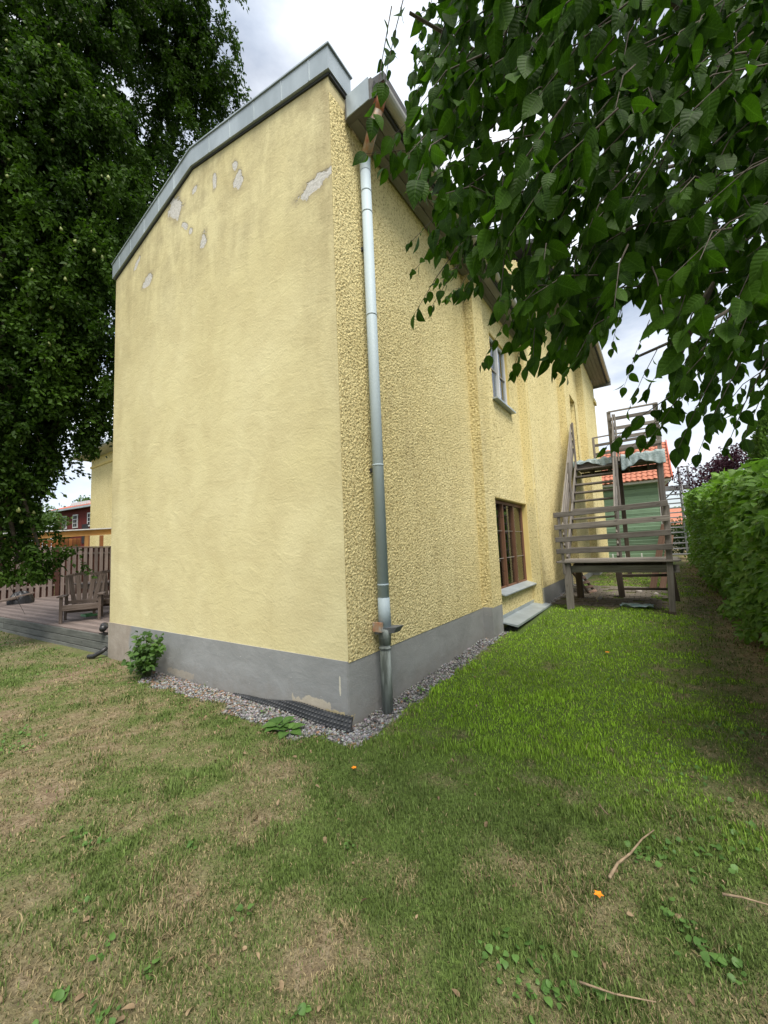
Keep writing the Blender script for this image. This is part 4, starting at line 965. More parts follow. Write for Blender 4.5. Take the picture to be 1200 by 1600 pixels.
# ------------------------------------------------------------------ wooden outdoor stairs
GREYWOOD = wood('weathered grey timber', (.11, .096, .082), (.185, .166, .145), (.27, .25, .225))
DARKWOOD = wood('dark timber', (.055, .042, .032), (.09, .07, .052), (.13, .10, .078))  # darker timber for feet, rear posts, joists and runners
def stairs():
    g0 = gh(.8, 6.2)
    t = empty('wooden_stairs', (1.6, 6.1, g0), 'weathered wooden outdoor stairs with two landings beside the yellow house', 'stairs')
    B = lambda n, a, b, w, h, m=GREYWOOD, up=(0, 0, 1): beam(n, t, a, b, w, h, m, up)
    ZL = 1.14; Y0, Y1 = 6.05, 7.45; XL, XR = .82, 2.60; ZU = 3.86; YU, YE = 10.0, 11.9
    # lower landing
    B('post', (XL+.03, Y0+.02, g0-.02), (XL+.03, Y0+.02, ZL-.03), .13, .13); B('rail_post', (XL-.02, Y0-.05, ZL-.25), (XL-.05, Y0-.05, 2.16), .045, .07)
    B('post', (XR-.06, Y0+.02, g0-.05), (XR+.02, Y0+.02, 2.16), .10, .13, GREYWOOD); B('post_foot', (XR-.065, Y0+.02, g0-.06), (XR-.06, Y0+.02, g0+.05), .115, .14, DARKWOOD)
    B('post', (.84, Y1, g0), (.84, Y1, ZL-.05), .13, .13, DARKWOOD); B('post', (1.66, 7.75, g0), (1.62, 7.75, ZL-.02), .12, .12, DARKWOOD); B('post', (2.66, Y1+.05, g0), (2.58, Y1+.05, ZL), .12, .12, DARKWOOD)
    for z, dz in ((2.12, .07), (1.865, .05), (1.605, .05), (1.365, .03)):
        B('rail', (XL-.14, Y0-.085, z), (XR+.05, Y0-.085, z+dz), .03, .105)
    for k in range(11):
        y = Y0-.03+k*.128; B('deck_board', (XL-.18+random.uniform(-.03, .03), y, ZL), (XR+.14+random.uniform(-.03, .03), y, ZL), .118, .035)
    B('joist', (XL-.05, Y0+.09, ZL-.15), (XR+.12, Y0+.09, ZL-.15), .045, .14); B('joist', (XL, Y1-.1, ZL-.12), (XR, Y1-.1, ZL-.12), .045, .16, DARKWOOD)
    for x in (XL+.15, 1.62, XR-.1): B('joist', (x, Y0+.1, ZL-.11), (x, Y1, ZL-.11), .045, .14, DARKWOOD)
    B('side_rail', (XR+.03, Y0, 2.1), (XR+.03, Y1, 2.15), .03, .10); B('side_rail', (XR+.03, Y0, 1.65), (XR+.03, Y1, 1.65), .03, .10)
    B('cross_bar', (1.68, 7.78, .72), (2.62, 7.55, .76), .04, .06, DARKWOOD); B('cross_bar', (1.68, 7.8, .42), (2.62, 7.57, .46), .04, .05, DARKWOOD)
    # flight
    n = 11
    for k in range(1, n):
        q = k/n; y = Y1+(YU-Y1)*q; z = ZL+(ZU-ZL)*q
        B('tread', (.66, y, z), (1.66, y, z), .26, .042)
    for x in (.64, 1.68):
        B('stringer', (x, Y1-.05, ZL-.02), (x, YU, ZU-.05), .045, .24)
    for x, zt in ((.60, 0), (1.70, .05)):
        for h in (1.05, .80, .55, .30):
            B('stair_rail', (x, Y1-.1, ZL+h), (x-.02, YU+.05, ZU+h+.15+zt), .035, .095)
        for q in (.0, .5, 1.0):
            yy = Y1-.05+(YU-Y1)*q; zz = ZL+(ZU-ZL)*q
            B('baluster', (x+.035, yy, zz-.12), (x+.03, yy, zz+1.12+.12*q), .045, .09)
    # upper landing
    B('post', (2.62, YU+.03, gh(2.6, 10)-.05), (2.68, YU+.03, ZU-.02), .12, .14); B('post', (1.62, YE, gh(1.6, 12)-.05), (1.62, YE, ZU), .12, .12, DARKWOOD); B('post', (2.66, YE, gh(2.6, 12)-.05), (2.66, YE, ZU), .12, .12, DARKWOOD)
    for k in range(14):
        y = YU+.05+k*.14; B('deck_board', (.50, y, ZU), (2.76, y, ZU), .13, .035)
    B('joist', (.50, YU+.02, ZU-.12), (2.78, YU+.02, ZU-.12), .05, .17, GREYWOOD); B('joist', (.50, YE, ZU-.12), (2.78, YE, ZU-.12), .05, .17, DARKWOOD)
    for x in (.9, 1.4, 1.9, 2.4): B('joist', (x, YU+.05, ZU-.12), (x, YE, ZU-.12), .05, .15, DARKWOOD)
    for x, w in ((1.60, .10), (2.70, .10)): B('post', (x, YU, ZU-.15), (x-.01, YU, 5.22), w, .08)
    for z in (5.20, 4.98, 4.70, 4.42, 4.14): B('rail', (1.58, YU-.05, z), (2.76, YU-.05, z-.02), .03, .10 if z < 5.1 else .05)
    B('post', (.95, YE, ZU), (.95, YE, 4.98), .07, .07)
    for z in (4.97, 4.70, 4.40, 4.12): B('rail', (.93, YE, z), (2.72, YE, z+.03), .03, .09 if z < 4.9 else .045)
    B('post', (2.72, YE, ZU), (2.72, YE, 5.2), .07, .07)
    for z in (5.15, 4.85, 4.55, 4.25): B('side_rail', (2.75, YU, z), (2.75, YE, z), .03, .09)
stairs()
def cloth(name, fn, nu, nv, mat, label, cat, thick=.004):
    P = np.array([[fn(i/(nu-1), j/(nv-1)) for j in range(nv)] for i in range(nu)])
    i = (np.arange(nu-1)[:, None]*nv+np.arange(nv-1)[None]).ravel(); q = np.stack([i, i+nv, i+nv+1, i+1], -1)
    o = np_mesh(name, P.reshape(-1, 3), q, mat, None, None, True); md = o.modifiers.new('thickness', 'SOLIDIFY'); md.thickness = thick
    return setp(o, label, cat)
def tarp_mat():
    g = G('milky plastic sheet'); n = g.noise(7, 5, .6)
    c = g.ramp(n, (.3, (.17, .23, .23)), (.6, (.30, .37, .37)), (.8, (.50, .55, .55)))
    return g.done(g.pbr(c, .3, g.bump(g.noise(16, 5, .6, None, 2.), .8, .02), 0, .5))
TARP = tarp_mat()
def drape(x0, x1, front, seed):
    def f(u, v):
        x = x0+(x1-x0)*u; r = .02*math.sin(u*23+seed)+.03*math.sin(u*9+2*seed)
        if v < .5: y = 10.55-(10.55-9.93)*(v/.5); z = 3.90+.015*math.sin(u*31+v*17)+.02*abs(math.sin(u*11+seed))
        else:
            q = (v-.5)/.5; y = 9.925-.012*math.sin(u*40+seed)*q-.02*q; z = 3.89-(front+.10*math.sin(u*7+seed)+r)*q
        return (x, y, z+.01*math.sin(u*17))
    return f
cloth('plastic_sheet', drape(1.78, 2.80, .30, 1.0), 48, 24, TARP, 'large crumpled plastic sheet hanging over the right edge of the upper stair landing', 'plastic sheet')
cloth('plastic_sheet', drape(.56, 1.56, .13, 2.4), 40, 24, TARP, 'smaller plastic sheet on the upper landing where the stair flight arrives', 'plastic sheet')
cloth('plastic_sheet', lambda u, v: (1.70+.55*u+.02*math.sin(v*9), 6.42+.28*v+.05*math.sin(u*6), gh(1.9, 6.5)+.03+.03*abs(math.sin(u*8+v*5))+.02*math.sin(v*13+u*9)), 30, 16,
      simple('blue green plastic', (.22, .34, .36), (.45, .52, .50), 9, .4), 'crumpled blue green plastic sheet on the ground under the lower landing', 'plastic sheet')
def pallet():
    z = gh(.6, 8.3); t = empty('wooden_pallet', (.55, 8.3, z), 'small slatted wooden pallet leaning on the wall behind the lower landing', 'pallet')
    c = wood('reddish pallet wood', (.19, .115, .085), (.27, .175, .135), (.34, .24, .19))
    a = Vector((.95, 8.1, z+.02)); up = Vector((-.42, .30, .55)); al = Vector((.16, .75, 0))
    for k in range(6):
        p = a+up*(k/5.2+.04); beam('slat', t, p-al*.0, p+al*.62, .02, .075, c, up=up.normalized())
    for q in (.05, .57): beam('runner', t, a+al*q+Vector((-.03, -.02, 0)), a+al*q+up+Vector((-.03, -.02, 0)), .05, .05, DARKWOOD)
pallet()
def lean(name, p0, p1, w, h, m, label): setp(beam(name, None, p0, p1, w, h, m), label, 'board')
lean('leaning_board', (2.22, 9.2, gh(2.2, 9.2)), (2.62, 9.85, 1.9), .16, .03, wood('brown board', (.13, .075, .05), (.19, .115, .08), (.25, .16, .115)), 'brown board leaning on the right post beneath the upper landing')
lean('leaning_board', (2.42, 9.0, gh(2.4, 9.0)), (2.72, 9.7, 1.6), .14, .03, bpy.data.materials['brown board'], 'shorter brown board leaning beside the taller one under the stairs')
for (x, y, s, lb) in ((1.22, 7.35, .09, 'pale stone lying on the paving behind the middle of the lower landing'), (1.95, 8.6, .11, 'flat pale stone on the moss behind the stairs'), (2.3, 8.3, .07, 'small pale stone behind the right legs of the stairs')):
    o = pebbles('stone', np.array([x]), np.array([y]), np.array([s]), STONE, np.array([[.42, .38, .34]])); setp(o, lb, 'stone')

# ------------------------------------------------------------------ deck, fence and chairs at the left
DECKW = wood('grey brown deck board', (.12, .092, .082), (.175, .138, .123), (.23, .188, .17))
SKIRT = wood('grey green deck skirt', (.085, .09, .08), (.14, .145, .13), (.20, .205, .185))
DZ = .35
def deck():
    t = empty('wooden_deck', (-9, 1, 0), 'low weathered wooden deck running behind the gable at the left', 'deck')
    slope = .043
    for k in range(36):
        y = .13+k*.128
        for a, b in ((-5.18, -10.6), (-10.62, -16.3)):
            y0 = y+slope*(a+5.2)*.99; y1 = y+slope*(b+5.2)*.99
            beam('deck_board', t, (b, y1, DZ-.015+random.uniform(-.002, .002)), (a, y0, DZ-.015), .12, .03, DECKW, bev=.004)
    for z, h in ((.265, .12), (.135, .12), (.01, .11)):
        beam('skirt_board', t, (-10.6,   .055-slope*5.4, z), (-5.18, .055, z), .03, h, SKIRT); beam('skirt_board', t, (-16.3,   .055-slope*11.1, z), (-10.63,   .055-slope*5.4, z), .03, h, SKIRT)
    beam('joist', t, (-16, .2-slope*11, .2), (-5.3, .2, .2), .05, .25, DARKWOOD)
deck()
FENCEW = wood('grey brown fence board', (.155, .118, .10), (.215, .17, .15), (.27, .222, .197), along=(1.2, 22, 22))
FENCED = wood('dark red fence board', (.075, .034, .024), (.11, .05, .036), (.14, .066, .048))
def fence():
    t = empty('board_fence', (-16.3, 2, DZ), 'brown double sided board fence at the back of the deck', 'fence')
    y = -1.6; k = 0
    while y < 4.7:
        if abs(y-2.38) > .09:
            h = 2.14+random.uniform(-.01, .01); beam('board', t, (-16.2, y, DZ-.05), (-16.2, y, h), .115, .022, FENCEW, up=(1, 0, 0))
        beam('back_board', t, (-16.28, y+.09, DZ-.05), (-16.28, y+.09, 2.13), .115, .022, FENCED, up=(1, 0, 0)); y += .18
    for z in (.75, 1.9): beam('rail', t, (-16.24, -1.7, z), (-16.24, 4.7, z), .045, .07, FENCEW)
    beam('top_rail', t, (-16.22, -1.7, 2.155), (-16.22, 4.75, 2.155), .09, .03, FENCEW)
    for yy in (-1.6, .4, 2.38, 4.4): beam('post', t, (-16.18, yy, DZ-.1), (-16.18, yy, 2.13), .12, .09, FENCED, up=(1, 0, 0))
fence()
CHAIRW = wood('weathered chair wood', (.085, .062, .05), (.14, .108, .09), (.22, .18, .155))
def chair(loc, rz, label):
    """armchair with a fanned slat back, built in local axes (front is -y), then turned"""
    t = empty('wooden_armchair', (0, 0, 0), label, 'armchair', 'armchairs on the deck')
    B = lambda n, a, b, w, h, up=(0, 0, 1), p=None: beam(n, p or t, a, b, w, h, CHAIRW, up)
    w = .37
    for s in (-1, 1):
        B('leg', (s*w, -.33, 0), (s*w, -.33, .60), .06, .09); B('leg', (s*w, .30, 0), (s*w, .36, .62), .05, .07)
        B('armrest', (s*(w+.01), -.42, .615), (s*(w+.01), .40, .60), .13, .035); B('side_rail', (s*(w-.04), -.33, .34), (s*(w-.04), .36, .24), .035, .11)
        B('back_post', (s*.34, .30, .25), (s*.40, .56, 1.08), .05, .05, (0, -1, 0))
    B('front_apron', (-w, -.355, .34), (w, -.355, .34), .03, .13); B('stretcher', (-w, .31, .2), (w, .31, .2), .035, .08)
    for k in range(6):
        q = k/5; B('seat_slat', (-w+.02, -.31+.58*q, .40-.10*q), (w-.02, -.31+.58*q, .40-.10*q), .10, .022)
    B('back_rail', (-.36, .34, .42), (.36, .34, .42), .03, .08)
    pr = [(-.44, 1.05), (-.22, 1.10), (0, 1.12), (.22, 1.10), (.44, 1.05)]
    for a, b in zip(pr[:-1], pr[1:]): B('top_rail', (a[0], .545, a[1]), (b[0], .545, b[1]), .035, .075)
    for k in range(5):
        q = (k-2)/2; B('back_slat', (q*.20, .325, .36), (q*.32, .53, 1.08), .095 if k != 2 else .10, .02, (0, -1, .3))
    t.location = loc; t.rotation_euler = (0, 0, rz); t.scale = (.87, .87, .87)
    return t
chair((-7.85, .49, DZ), math.radians(66), 'grey wooden armchair nearest the house, whole on the deck')
chair((-8.40, 1.24, DZ), math.radians(70), 'grey wooden armchair half hidden behind the edge of the yellow house')
def table():
    t = empty('wooden_table', (-9.8, 1.45, DZ), 'low grey wooden table behind the two armchairs on the deck', 'table')
    for k in range(6): beam('top_slat', t, (-10.3, 1.10+k*.13, DZ+.66), (-9.3, 1.10+k*.13, DZ+.66), .12, .03, CHAIRW)
    for x in (-10.2, -9.4):
        for y in (1.15, 1.70): beam('leg', t, (x, y, DZ), (x, y, DZ+.645), .06, .06, CHAIRW)
    for y in (1.13, 1.72): beam('apron', t, (-10.2, y, DZ+.59), (-9.4, y, DZ+.59), .03, .09, CHAIRW)
table()
def tray():
    t = MB(); c = Vector((-8.35, .78, DZ+.002))
    t.box((c.x-.16, c.y-.11, c.z), (c.x+.16, c.y+.11, c.z+.008))
    for a, b in (((-.16, -.11), (.16, -.10)), ((-.16, .10), (.16, .11)), ((-.16, -.10), (-.15, .10)), ((.15, -.10), (.16, .10))): t.box((c.x+a[0], c.y+a[1], c.z+.008), (c.x+b[0], c.y+b[1], c.z+.045))
    setp(t.build('plastic_tray', simple('green plastic', (.10, .26, .12), (.07, .20, .09), 6, .4), None), 'small green plastic tray on the deck under the armchair', 'tray')
tray()
def barrow_bag():
    # black sack with a pale torn top, heaped against the fence
    nu, nv = 28, 16; V_ = []; c = Vector((-14.2, .95, DZ))
    for i in range(nu):
        for j in range(nv):
            a = 6.2832*i/nu; b = math.pi*j/(nv-1)*.5
            r = .27*math.cos(b)**.7*(1+.14*math.sin(3*a+1)+.07*math.sin(7*a+b*6)); V_.append((c.x+r*math.cos(a)*.7, c.y+r*math.sin(a)*1.15, c.z+.36*math.sin(b)*(1+.10*math.sin(4*a+b*3))))
    q = [(i*nv+j, ((i+1) % nu)*nv+j, ((i+1) % nu)*nv+j+1, i*nv+j+1) for i in range(nu) for j in range(nv-1)]
    t = empty('rubbish_sack', c, 'black plastic sack heaped on the deck in front of the fence', 'sack')
    np_mesh('sack', V_, q, simple('black plastic film', (.012, .012, .013), (.02, .02, .022), 8, .3, .6, .02), t, None, True)
    beam('pole', t, (-14.2, .2, DZ+.1), (-14.0, 1.2, DZ+.32), .05, .05, CHAIRW); beam('pole', t, (-14.0, -.3, DZ+.06), (-14.1, .9, DZ+.2), .07, .05, CHAIRW)
barrow_bag()
def spot():
    t = empty('garden_spotlight', (-5.45, .02, DZ), 'small black garden spotlight on the deck edge against the house', 'spotlight')
    mt = simple('black lamp housing', (.015, .015, .016), (.025, .025, .026), 8, .4)
    MB().box((-5.50, -.03, DZ), (-5.38, .07, DZ+.02)).build('base', mt, t); MB().tube([(-5.44, .02, DZ+.02), (-5.44, .02, DZ+.06)], .012, 8).build('stem', mt, t)
    MB().tube([(-5.38, -.02, DZ+.09), (-5.52, .06, DZ+.12)], [.05, .065], 12).build('lamp_head', mt, t, True)
spot()
o = MB().tube([(-5.20, -.02, .16), (-5.24, -.08, .10), (-5.32, -.16, .04), (-5.42, -.20, .03)], .035, 10).build('drain_hose', simple('black drain hose', (.02, .02, .021), (.03, .03, .03), 30, .4), None, True)
setp(o, 'short black drain hose on the ground where the deck meets the house', 'hose')

# ------------------------------------------------------------------ neighbours at the left
def pergola():
    t = empty('timber_pergola', (-18.5, 3, 0), 'orange timber pergola with pale roof edge behind the board fence', 'pergola')
    ow = wood('fresh orange timber', (.42, .20, .065), (.55, .29, .10), (.64, .37, .15)); od = wood('orange brown boards', (.24, .095, .035), (.32, .135, .05), (.38, .17, .07))
    a, b = Vector((-18.6, -.6, 2.50)), Vector((-18.3, 5.4, 2.93))
    beam('front_beam', t, a, b, .08, .24, ow); 
    beam('roof_edge', t, a+Vector((.03, 0, .155)), b+Vector((.03, 0, .155)), .30, .05, simple('pale polycarbonate edge', (.55, .55, .55)))
    for y in (.2, 4.0): beam('post', t, (-18.4, y, 0), (-18.4, y, 2.5+.07*y), .13, .13, ow)
    beam('post', t, (-19.6, 5.0, 0), (-19.6, 5.0, 2.8), .13, .13, od)
    for k in range(30):
        y = -.5+k*.15; beam('wall_board', t, (-18.8, y, .2), (-18.8, y, 2.36+.07*y), .13, .02, od, up=(1, 0, 0))
pergola()
def neighbour():
    t = empty('neighbour_house', (-19, 8, 0), 'pale yellow rendered house with overhanging eaves behind the pergola at the left', 'house')
    c = Vector((-23.0, 5.66, 0)); ez = 7.2
    MB().box((c.x, c.y, -.2), (c.x+8.5, c.y+6, ez)).build('wall', ROUGH, t)
    MB().box((c.x-.04, c.y-.05, ez-.55), (c.x+8.54, c.y, ez-.43)).build('cornice', REVEAL, t)
    MB().box((c.x-.7, c.y-.7, ez), (c.x+8.5, c.y+6, ez+.05)).build('soffit', simple('white soffit', (.50, .48, .44)), t)
    MB().box((c.x-.78, c.y-.78, ez+.05), (c.x+8.5, c.y-.70, ez+.16)).build('gutter', GREY_METAL, t); MB().box((c.x-.78, c.y-.70, ez+.05), (c.x-.70, c.y+6, ez+.16)).build('gutter', GREY_METAL, t)
    MB().add([(c.x-.75, c.y-.75, ez+.16), (c.x+8.5, c.y-.75, ez+.16), (c.x+8.5, c.y+3, ez+1.5), (c.x+3, c.y+3, ez+1.5), (c.x-.75, c.y+6, ez+.16)], [(0, 1, 2, 3), (0, 3, 4)]).build('roof', ROOF_M, t)
neighbour()
RED_T = simple('red roof tiles', (.48, .13, .075), (.38, .095, .055), 9, .8)
def red_house():
    t = empty('red_house', (-36, 10, 0), 'dark red house with white windows and tiled roof far behind the fence', 'house')
    rw = simple('falu red boards', (.15, .022, .018), (.11, .016, .014), 3, .85, vec=(1, 14, .5))
    z1 = 5.62; A = Vector((-36.6, 7.85, 0)); Bq = Vector((-30.6, 8.6, 0)); u = (Bq-A).normalized(); n = Vector((u.y, -u.x, 0))
    if n.y > 0: n = -n
    P = lambda s, o, z: A+u*s+n*o+Vector((0, 0, z))
    ln = (Bq-A).length+3
    def slab(name, s0, s1, o0, o1, za, zb, m, p=t):
        return MB().add([P(s0, o0, za), P(s1, o0, za), P(s1, o1, za), P(s0, o1, za), P(s0, o0, zb), P(s1, o0, zb), P(s1, o1, zb), P(s0, o1, zb)], [(3, 2, 1, 0), (4, 5, 6, 7), (0, 1, 5, 4), (1, 2, 6, 5), (2, 3, 7, 6), (3, 0, 4, 7)]).build(name, m, p)
    slab('wall', 0, ln, -6, 0, 0, z1, rw)
    rf = MB().add([P(-.4, .5, z1-.02), P(ln, .5, z1-.02), P(ln, -3, z1+1.25), P(1.4, -3, z1+1.25), P(-.4, -6, z1)], [(0, 1, 2, 3), (0, 3, 4)]).build('roof', RED_T, t)
    slab('eave', -.4, ln, .35, .5, z1-.16, z1-.03, GREY_METAL)
    for k in range(9): slab('roof_hook', 3.3+k*.28, 3.42+k*.28, .25, .40, z1+.1, z1+.32, WHITE_FRAME)
    slab('corner_board', -.03, .16, 0, .03, 0, z1-.1, simple('dark corner board', (.05, .03, .03)))
    for s in (1.55, 3.15, 5.2):
        f = slab('window', s-.36, s+.36, .01, .05, 4.1, 5.12, WHITE_FRAME)
        for k in (0, 1):
            for j in (0, 1, 2): slab('pane', s-.25+k*.27, s-.02+k*.27, .05, .055, 4.2+j*.29, 4.44+j*.29, DARK, f)
    slab('door', 4.15, 5.0, .01, .05, 2.9, 4.3, simple('dark door', (.03, .03, .035)))
red_house()
def parasol():
    c = at(134, 812, 38); t = empty('white_parasol', (c.x, c.y, 0), 'white scalloped parasol in front of the red house', 'parasol')
    vs = [(c.x, c.y, c.z+.28)]; fs = []; k = 24
    for i in range(k): a = 6.2832*i/k; vs.append((c.x+.95*math.cos(a), c.y+.95*math.sin(a), c.z-.02-.05*(i % 2)))
    for i in range(k): a = 6.2832*i/k; vs.append((c.x+.97*math.cos(a), c.y+.97*math.sin(a), c.z-.16-.05*(i % 2)))
    for i in range(k): fs += [(0, 1+i, 1+(i+1) % k), (1+i, 1+k+i, 1+k+(i+1) % k, 1+(i+1) % k)]
    MB().add(vs, fs).build('canopy', simple('white canvas', (.7, .7, .68)), t); MB().tube([(c.x, c.y, 0), (c.x, c.y, c.z+.3)], .025, 8).build('pole', WHITE_FRAME, t)
parasol()

# ------------------------------------------------------------------ trees in the background
def tree(loc, h, r, zc, n, mat, leaf, label, name='garden_tree', clumps=14, spread=1.):
    t = empty(name, loc, label, 'tree'); x, y, z = loc
    mb = MB(); mb.tube([(x, y, z-.2), (x+.05*h*.2, y, z+h*.3), (x, y+.02*h, z+h*.6)], [h*.028, h*.022, h*.012], 8)
    cc = rdir(clumps)*np.array([r, r, h*.36])*(.35+.55*rng.random((clumps, 1)))+np.array([x, y, zc])
    for c in cc: mb.tube([(x, y, z+h*.4), tuple((np.array([x, y, z+h*.55])+c)/2), tuple(c)], [h*.012, h*.008, h*.003], 5, False)
    mb.build('trunk', BARK, t, True)
    w = rng.integers(0, clumps, n); P = cc[w]+unit(rng.standard_normal((n, 3)))*(rng.random((n, 1))**.4)*np.array([r, r, h*.2])*(.42*spread*(.7+.6*rng.random(clumps)[w])[:, None])
    leaf_cloud('crown', P, rdir(n, -.4), rdir(n, 1), leaf*rng.uniform(.7, 1.3, n), mat, t)['kind'] = 'stuff'
FARG = leaf_mat('far green leaves', (.045, .09, .025), (.12, .19, .06), .3); PURP = leaf_mat('purple leaves', (.030, .012, .020), (.085, .035, .05), .2, tcol=(1.4, .7, .9)); THUJ = leaf_mat('thuja sprays', (.05, .11, .018), (.12, .20, .04), .25)
tree((-52, 17, 0), 10.5, 5, 6.3, 9000, FARG, .34, 'green tree rising behind the roof of the red house')
tree((-34, 4.6, 0), 7.5, 3.2, 4.2, 9000, FARG, .22, 'lighter green tree left of the red house behind the fence')
tree((-26, 1.5, 0), 6.5, 3.0, 3.9, 8000, FARG, .17, 'green tree behind the fence at the far left edge')
tree((-22, -1.2, 0), 6.5, 2.6, 3.6, 8000, FARG, .15, 'nearest green tree left of the fence behind the pear tree')
tree((5.5, 22, .6), 7.6, 1.9, 3.9, 11000, PURP, .13, 'purple leaved tree above the hedge at the right', spread=1.25)
tree((2.6, 48, .6), 5.5, 4, 2.6, 6000, FARG, .3, 'green tree far behind the metal stairs')
tree((8, 60, .6), 8, 5, 4.4, 6000, FARG, .35, 'far green tree behind the purple one')
def thuja():
    t = empty('thuja_tree', (6.55, 17.2, .6), 'bright green columnar conifer above the hedge at the right edge', 'tree'); n = 22000
    q = rng.random(n); a = rng.uniform(0, 6.28, n); r = (1.12*(1-q**2.4)+.06)*(.78+.25*rng.random(n))*(1+.12*np.sin(a*7+q*9))
    P = np.stack([6.55+r*np.cos(a), 17.2+r*np.sin(a), .6+.2+q*6.2], -1)
    D = np.stack([np.cos(a)*.5, np.sin(a)*.5, np.ones(n)], -1)+rng.normal(0, .35, (n, 3))
    leaf_cloud('crown', P, D, rdir(n), rng.uniform(.09, .17, n), THUJ, t)['kind'] = 'stuff'
    MB().tube([(6.55, 17.2, .3), (6.55, 17.2, 6.2)], [.12, .02], 8).build('trunk', BARK, t)
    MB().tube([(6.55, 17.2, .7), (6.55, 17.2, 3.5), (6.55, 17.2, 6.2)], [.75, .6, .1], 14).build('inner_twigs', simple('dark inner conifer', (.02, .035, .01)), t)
thuja()

# ------------------------------------------------------------------ green house and metal stairs behind the wooden stairs
TILE = simple('orange clay tile', (.46, .18, .11), (.36, .135, .082), 7, .8)
def green_house():
    z0 = .45; Yw = 20.; x0, x1 = -1.6, 2.78; zt = 4.25
    t = empty('green_house', (.6, 20, z0), 'green weatherboard house with orange tiled roof behind the wooden stairs', 'house')
    gm = wood('green painted boards', (.22, .33, .225), (.24, .355, .245), (.265, .38, .27), .7)
    wt = simple('white house trim', (.62, .62, .60), (.55, .55, .53), 3, .6)
    MB().box((x0, Yw+.05, 0), (x1-.02, Yw+5.5, zt)).build('wall', gm, t)
    k = 0; z = z0+.15
    while z < zt-.1:
        o = beam('siding_board', t, (x0, Yw+.005, z+.085), (x1-.1, Yw+.005, z+.085), .03, .172, gm, up=(0, -.22, 1)); z += .165
    for y in (Yw+.2,): pass
    beam('corner_board', t, (x1-.04, Yw-.01, z0), (x1-.04, Yw-.01, zt), .16, .05, wt, up=(0, 1, 0)); beam('fascia_board', t, (x0, Yw-.42, zt-.02), (x1+.42, Yw-.42, zt-.02), .03, .17, wt)
    MB().box((x0, Yw-.42, zt-.10), (x1+.42, Yw+.1, zt-.08)).build('soffit', wt, t)
    MB().box((x0, Yw-.02, z0-.3), (x1-.05, Yw+.04, z0+.16)).build('plinth', PLINTH, t)
    # roof with tiles on the visible slope
    dy, dz = 2.9, 2.25; L_ = math.hypot(dy, dz); sl_ = math.atan2(dz, dy)
    rf = MB().add([(x0, Yw-.5, zt), (x1+.45, Yw-.5, zt), (x1+.45, Yw-.5+dy, zt+dz), (x0, Yw-.5+dy, zt+dz), (x0, Yw+5.5, zt), (x1+.45, Yw+5.5, zt)], [(0, 1, 2, 3), (3, 2, 5, 4)]).build('roof', TILE, t)
    cols, rows = 15, 11; tw = .225; th = L_/rows
    vs = []; fs = []; m_ = 7
    for j in (0, 1):
        for i in range(m_): q = i/(m_-1); vs.append((q*tw*1.04, j*th*1.12, .028*math.sin(q*math.pi*2)+.035*(1-j)+.01))
    for i in range(m_-1): fs.append((i, i+1, m_+i+1, m_+i))
    b = len(vs)
    for i in range(m_): vs.append((vs[i][0], vs[i][1], vs[i][2]-.022))
    for i in range(m_-1): fs.append((b+i, b+i+1, i+1, i))
    me = bpy.data.meshes.new('tile'); me.from_pydata(vs, [], fs); me.materials.append(TILE)
    for r_ in range(rows):
        for c in range(cols):
            x = x1+.42-tw*(c+1); o = link('tile', me, TILE, rf)
            M = Matrix.Translation((x, Yw-.52+math.cos(sl_)*th*r_, zt+.015+math.sin(sl_)*th*r_+random.uniform(-.006, .006))) @ Matrix.Rotation(sl_, 4, 'X') @ Matrix.Rotation(random.uniform(-.015, .015), 4, 'Z')
            place(o, M, rf)
    beam('verge_board', t, (x1+.47, Yw-.55, zt+.0), (x1+.47, Yw-.5+dy, zt+dz+.03), .05, .2, RED_T)
    MB().tube([(x1+.12, Yw-.05, z0), (x1+.12, Yw-.05, zt-.3), (x1+.30, Yw-.4, zt-.1)], .045, 8).build('downpipe', wt, t)
    # lattice of a small low rail in front
    for x in (.55, 1.1, 1.75): beam('white_stake', t, (x, Yw-.3, z0), (x, Yw-.3, z0+.35), .05, .05, wt)
green_house()
GALV = simple('galvanised steel', (.36, .365, .37), (.28, .285, .29), 5, .5, .05, .002, .5)
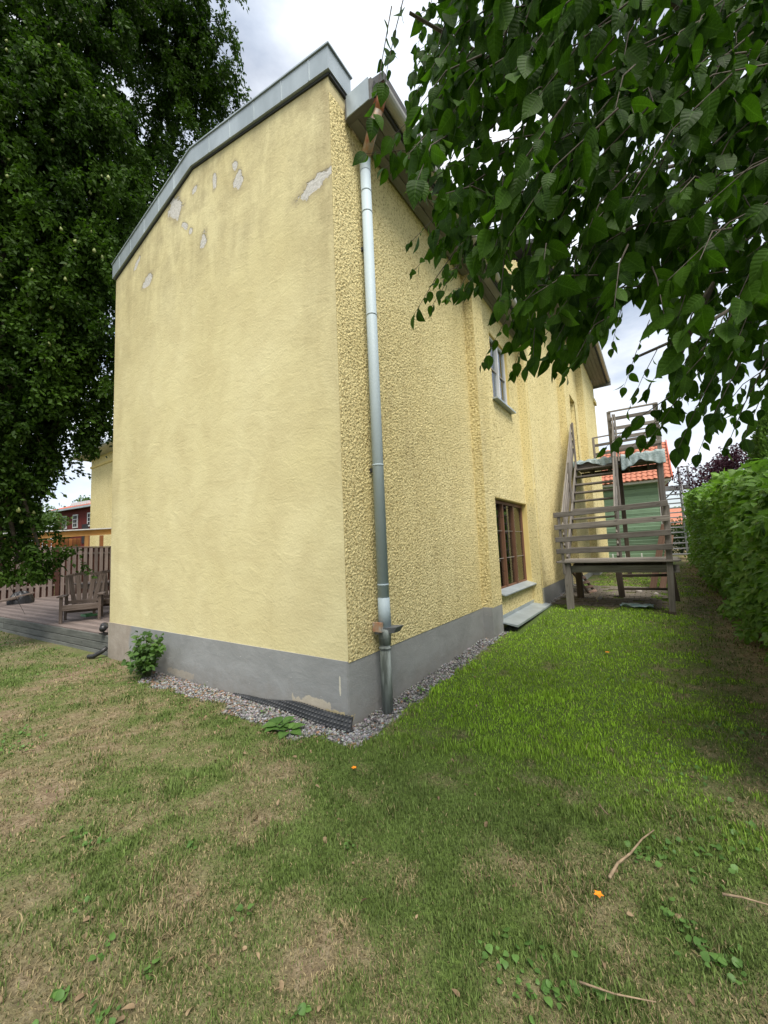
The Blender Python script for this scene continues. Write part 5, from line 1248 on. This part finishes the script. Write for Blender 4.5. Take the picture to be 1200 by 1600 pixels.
def metal_stairs():
    z0 = .55; t = empty('metal_stairs', (3.3, 19.6, z0), 'grey galvanised metal stairs between the green house and the hedge', 'stairs'); n = 14
    xL, xR = 2.78, 3.62
    for k in range(n):
        q = k/(n-1); beam('tread', t, (xL, 19+3.1*q, z0+.2+3.15*q), (xR, 19+3.1*q, z0+.2+3.15*q), .22, .05, GALV)
    for x in (xL, xR): beam('stringer', t, (x, 18.8, z0), (x, 22.2, z0+3.45), .04, .2, GALV)
    for x in (xL, xR):
        for h in (.55, 1.0): beam('handrail', t, (x+.03, 18.9, z0+.15+h), (x+.03, 22.2, z0+3.45+h), .04, .04, GALV)
        for q in (0, .33, .66, 1): beam('baluster', t, (x+.03, 18.9+3.3*q, z0+.1+3.3*q), (x+.03, 18.9+3.3*q, z0+1.15+3.3*q), .045, .045, GALV)
    beam('landing_edge', t, (1.8, 22.25, z0+3.5), (4.0, 22.25, z0+3.5), .1, .18, GALV); MB().box((1.8, 22.3, z0+3.45), (4.0, 23.5, z0+3.52)).build('landing', GALV, t)
    for h in (.35, .68, 1.0): beam('rail', t, (1.8, 22.25, z0+3.5+h), (xL, 22.25, z0+3.5+h), .04, .04, GALV)
    for x in (3.62, 4.0): beam('post', t, (x, 22.3, z0), (x, 22.3, z0+4.55), .09, .09, GALV)
    beam('rail', t, (3.62, 22.3, z0+4.52), (4.0, 22.3, z0+4.52), .05, .05, GALV); beam('brace', t, (2.2, 22.3, z0+2.2), (3.4, 22.3, z0+3.4), .06, .06, GALV)
    beam('foot', t, (3.72, 18.7, z0-.02), (3.72, 19.0, z0+.12), .12, .12, WHITE_FRAME)
metal_stairs()
def far_house():
    t = empty('orange_roof_house', (6.5, 40, .6), 'far house with orange roof glimpsed through the metal stairs', 'house')
    MB().box((2.5, 40, .2), (12, 46, 2.6)).build('wall', simple('pale far wall', (.45, .42, .36)), t)
    MB().prism([(39.4, 2.5), (46.6, 2.5), (43, 4.2)], 'x', 2.1, 12.4).build('roof', TILE, t)
far_house()
def dark_shrub():
    x, y = 3.5, 24.5; t = empty('dark_shrub', (x, y, .6), 'dark green shrub behind the foot of the metal stairs', 'shrub'); n = 5000
    P = np.array([x, y, 1.3])+unit(rng.standard_normal((n, 3)))*rng.random((n, 1))**.4*np.array([1.7, .8, 1.2])
    leaf_cloud('foliage', P, rdir(n), rdir(n, 1), rng.uniform(.08, .15, n), BUSH, t)['kind'] = 'stuff'
    MB().tube([(x, y, .4), (x, y, 1.6)], [.06, .02], 6).build('stem', BARK, t)
dark_shrub()
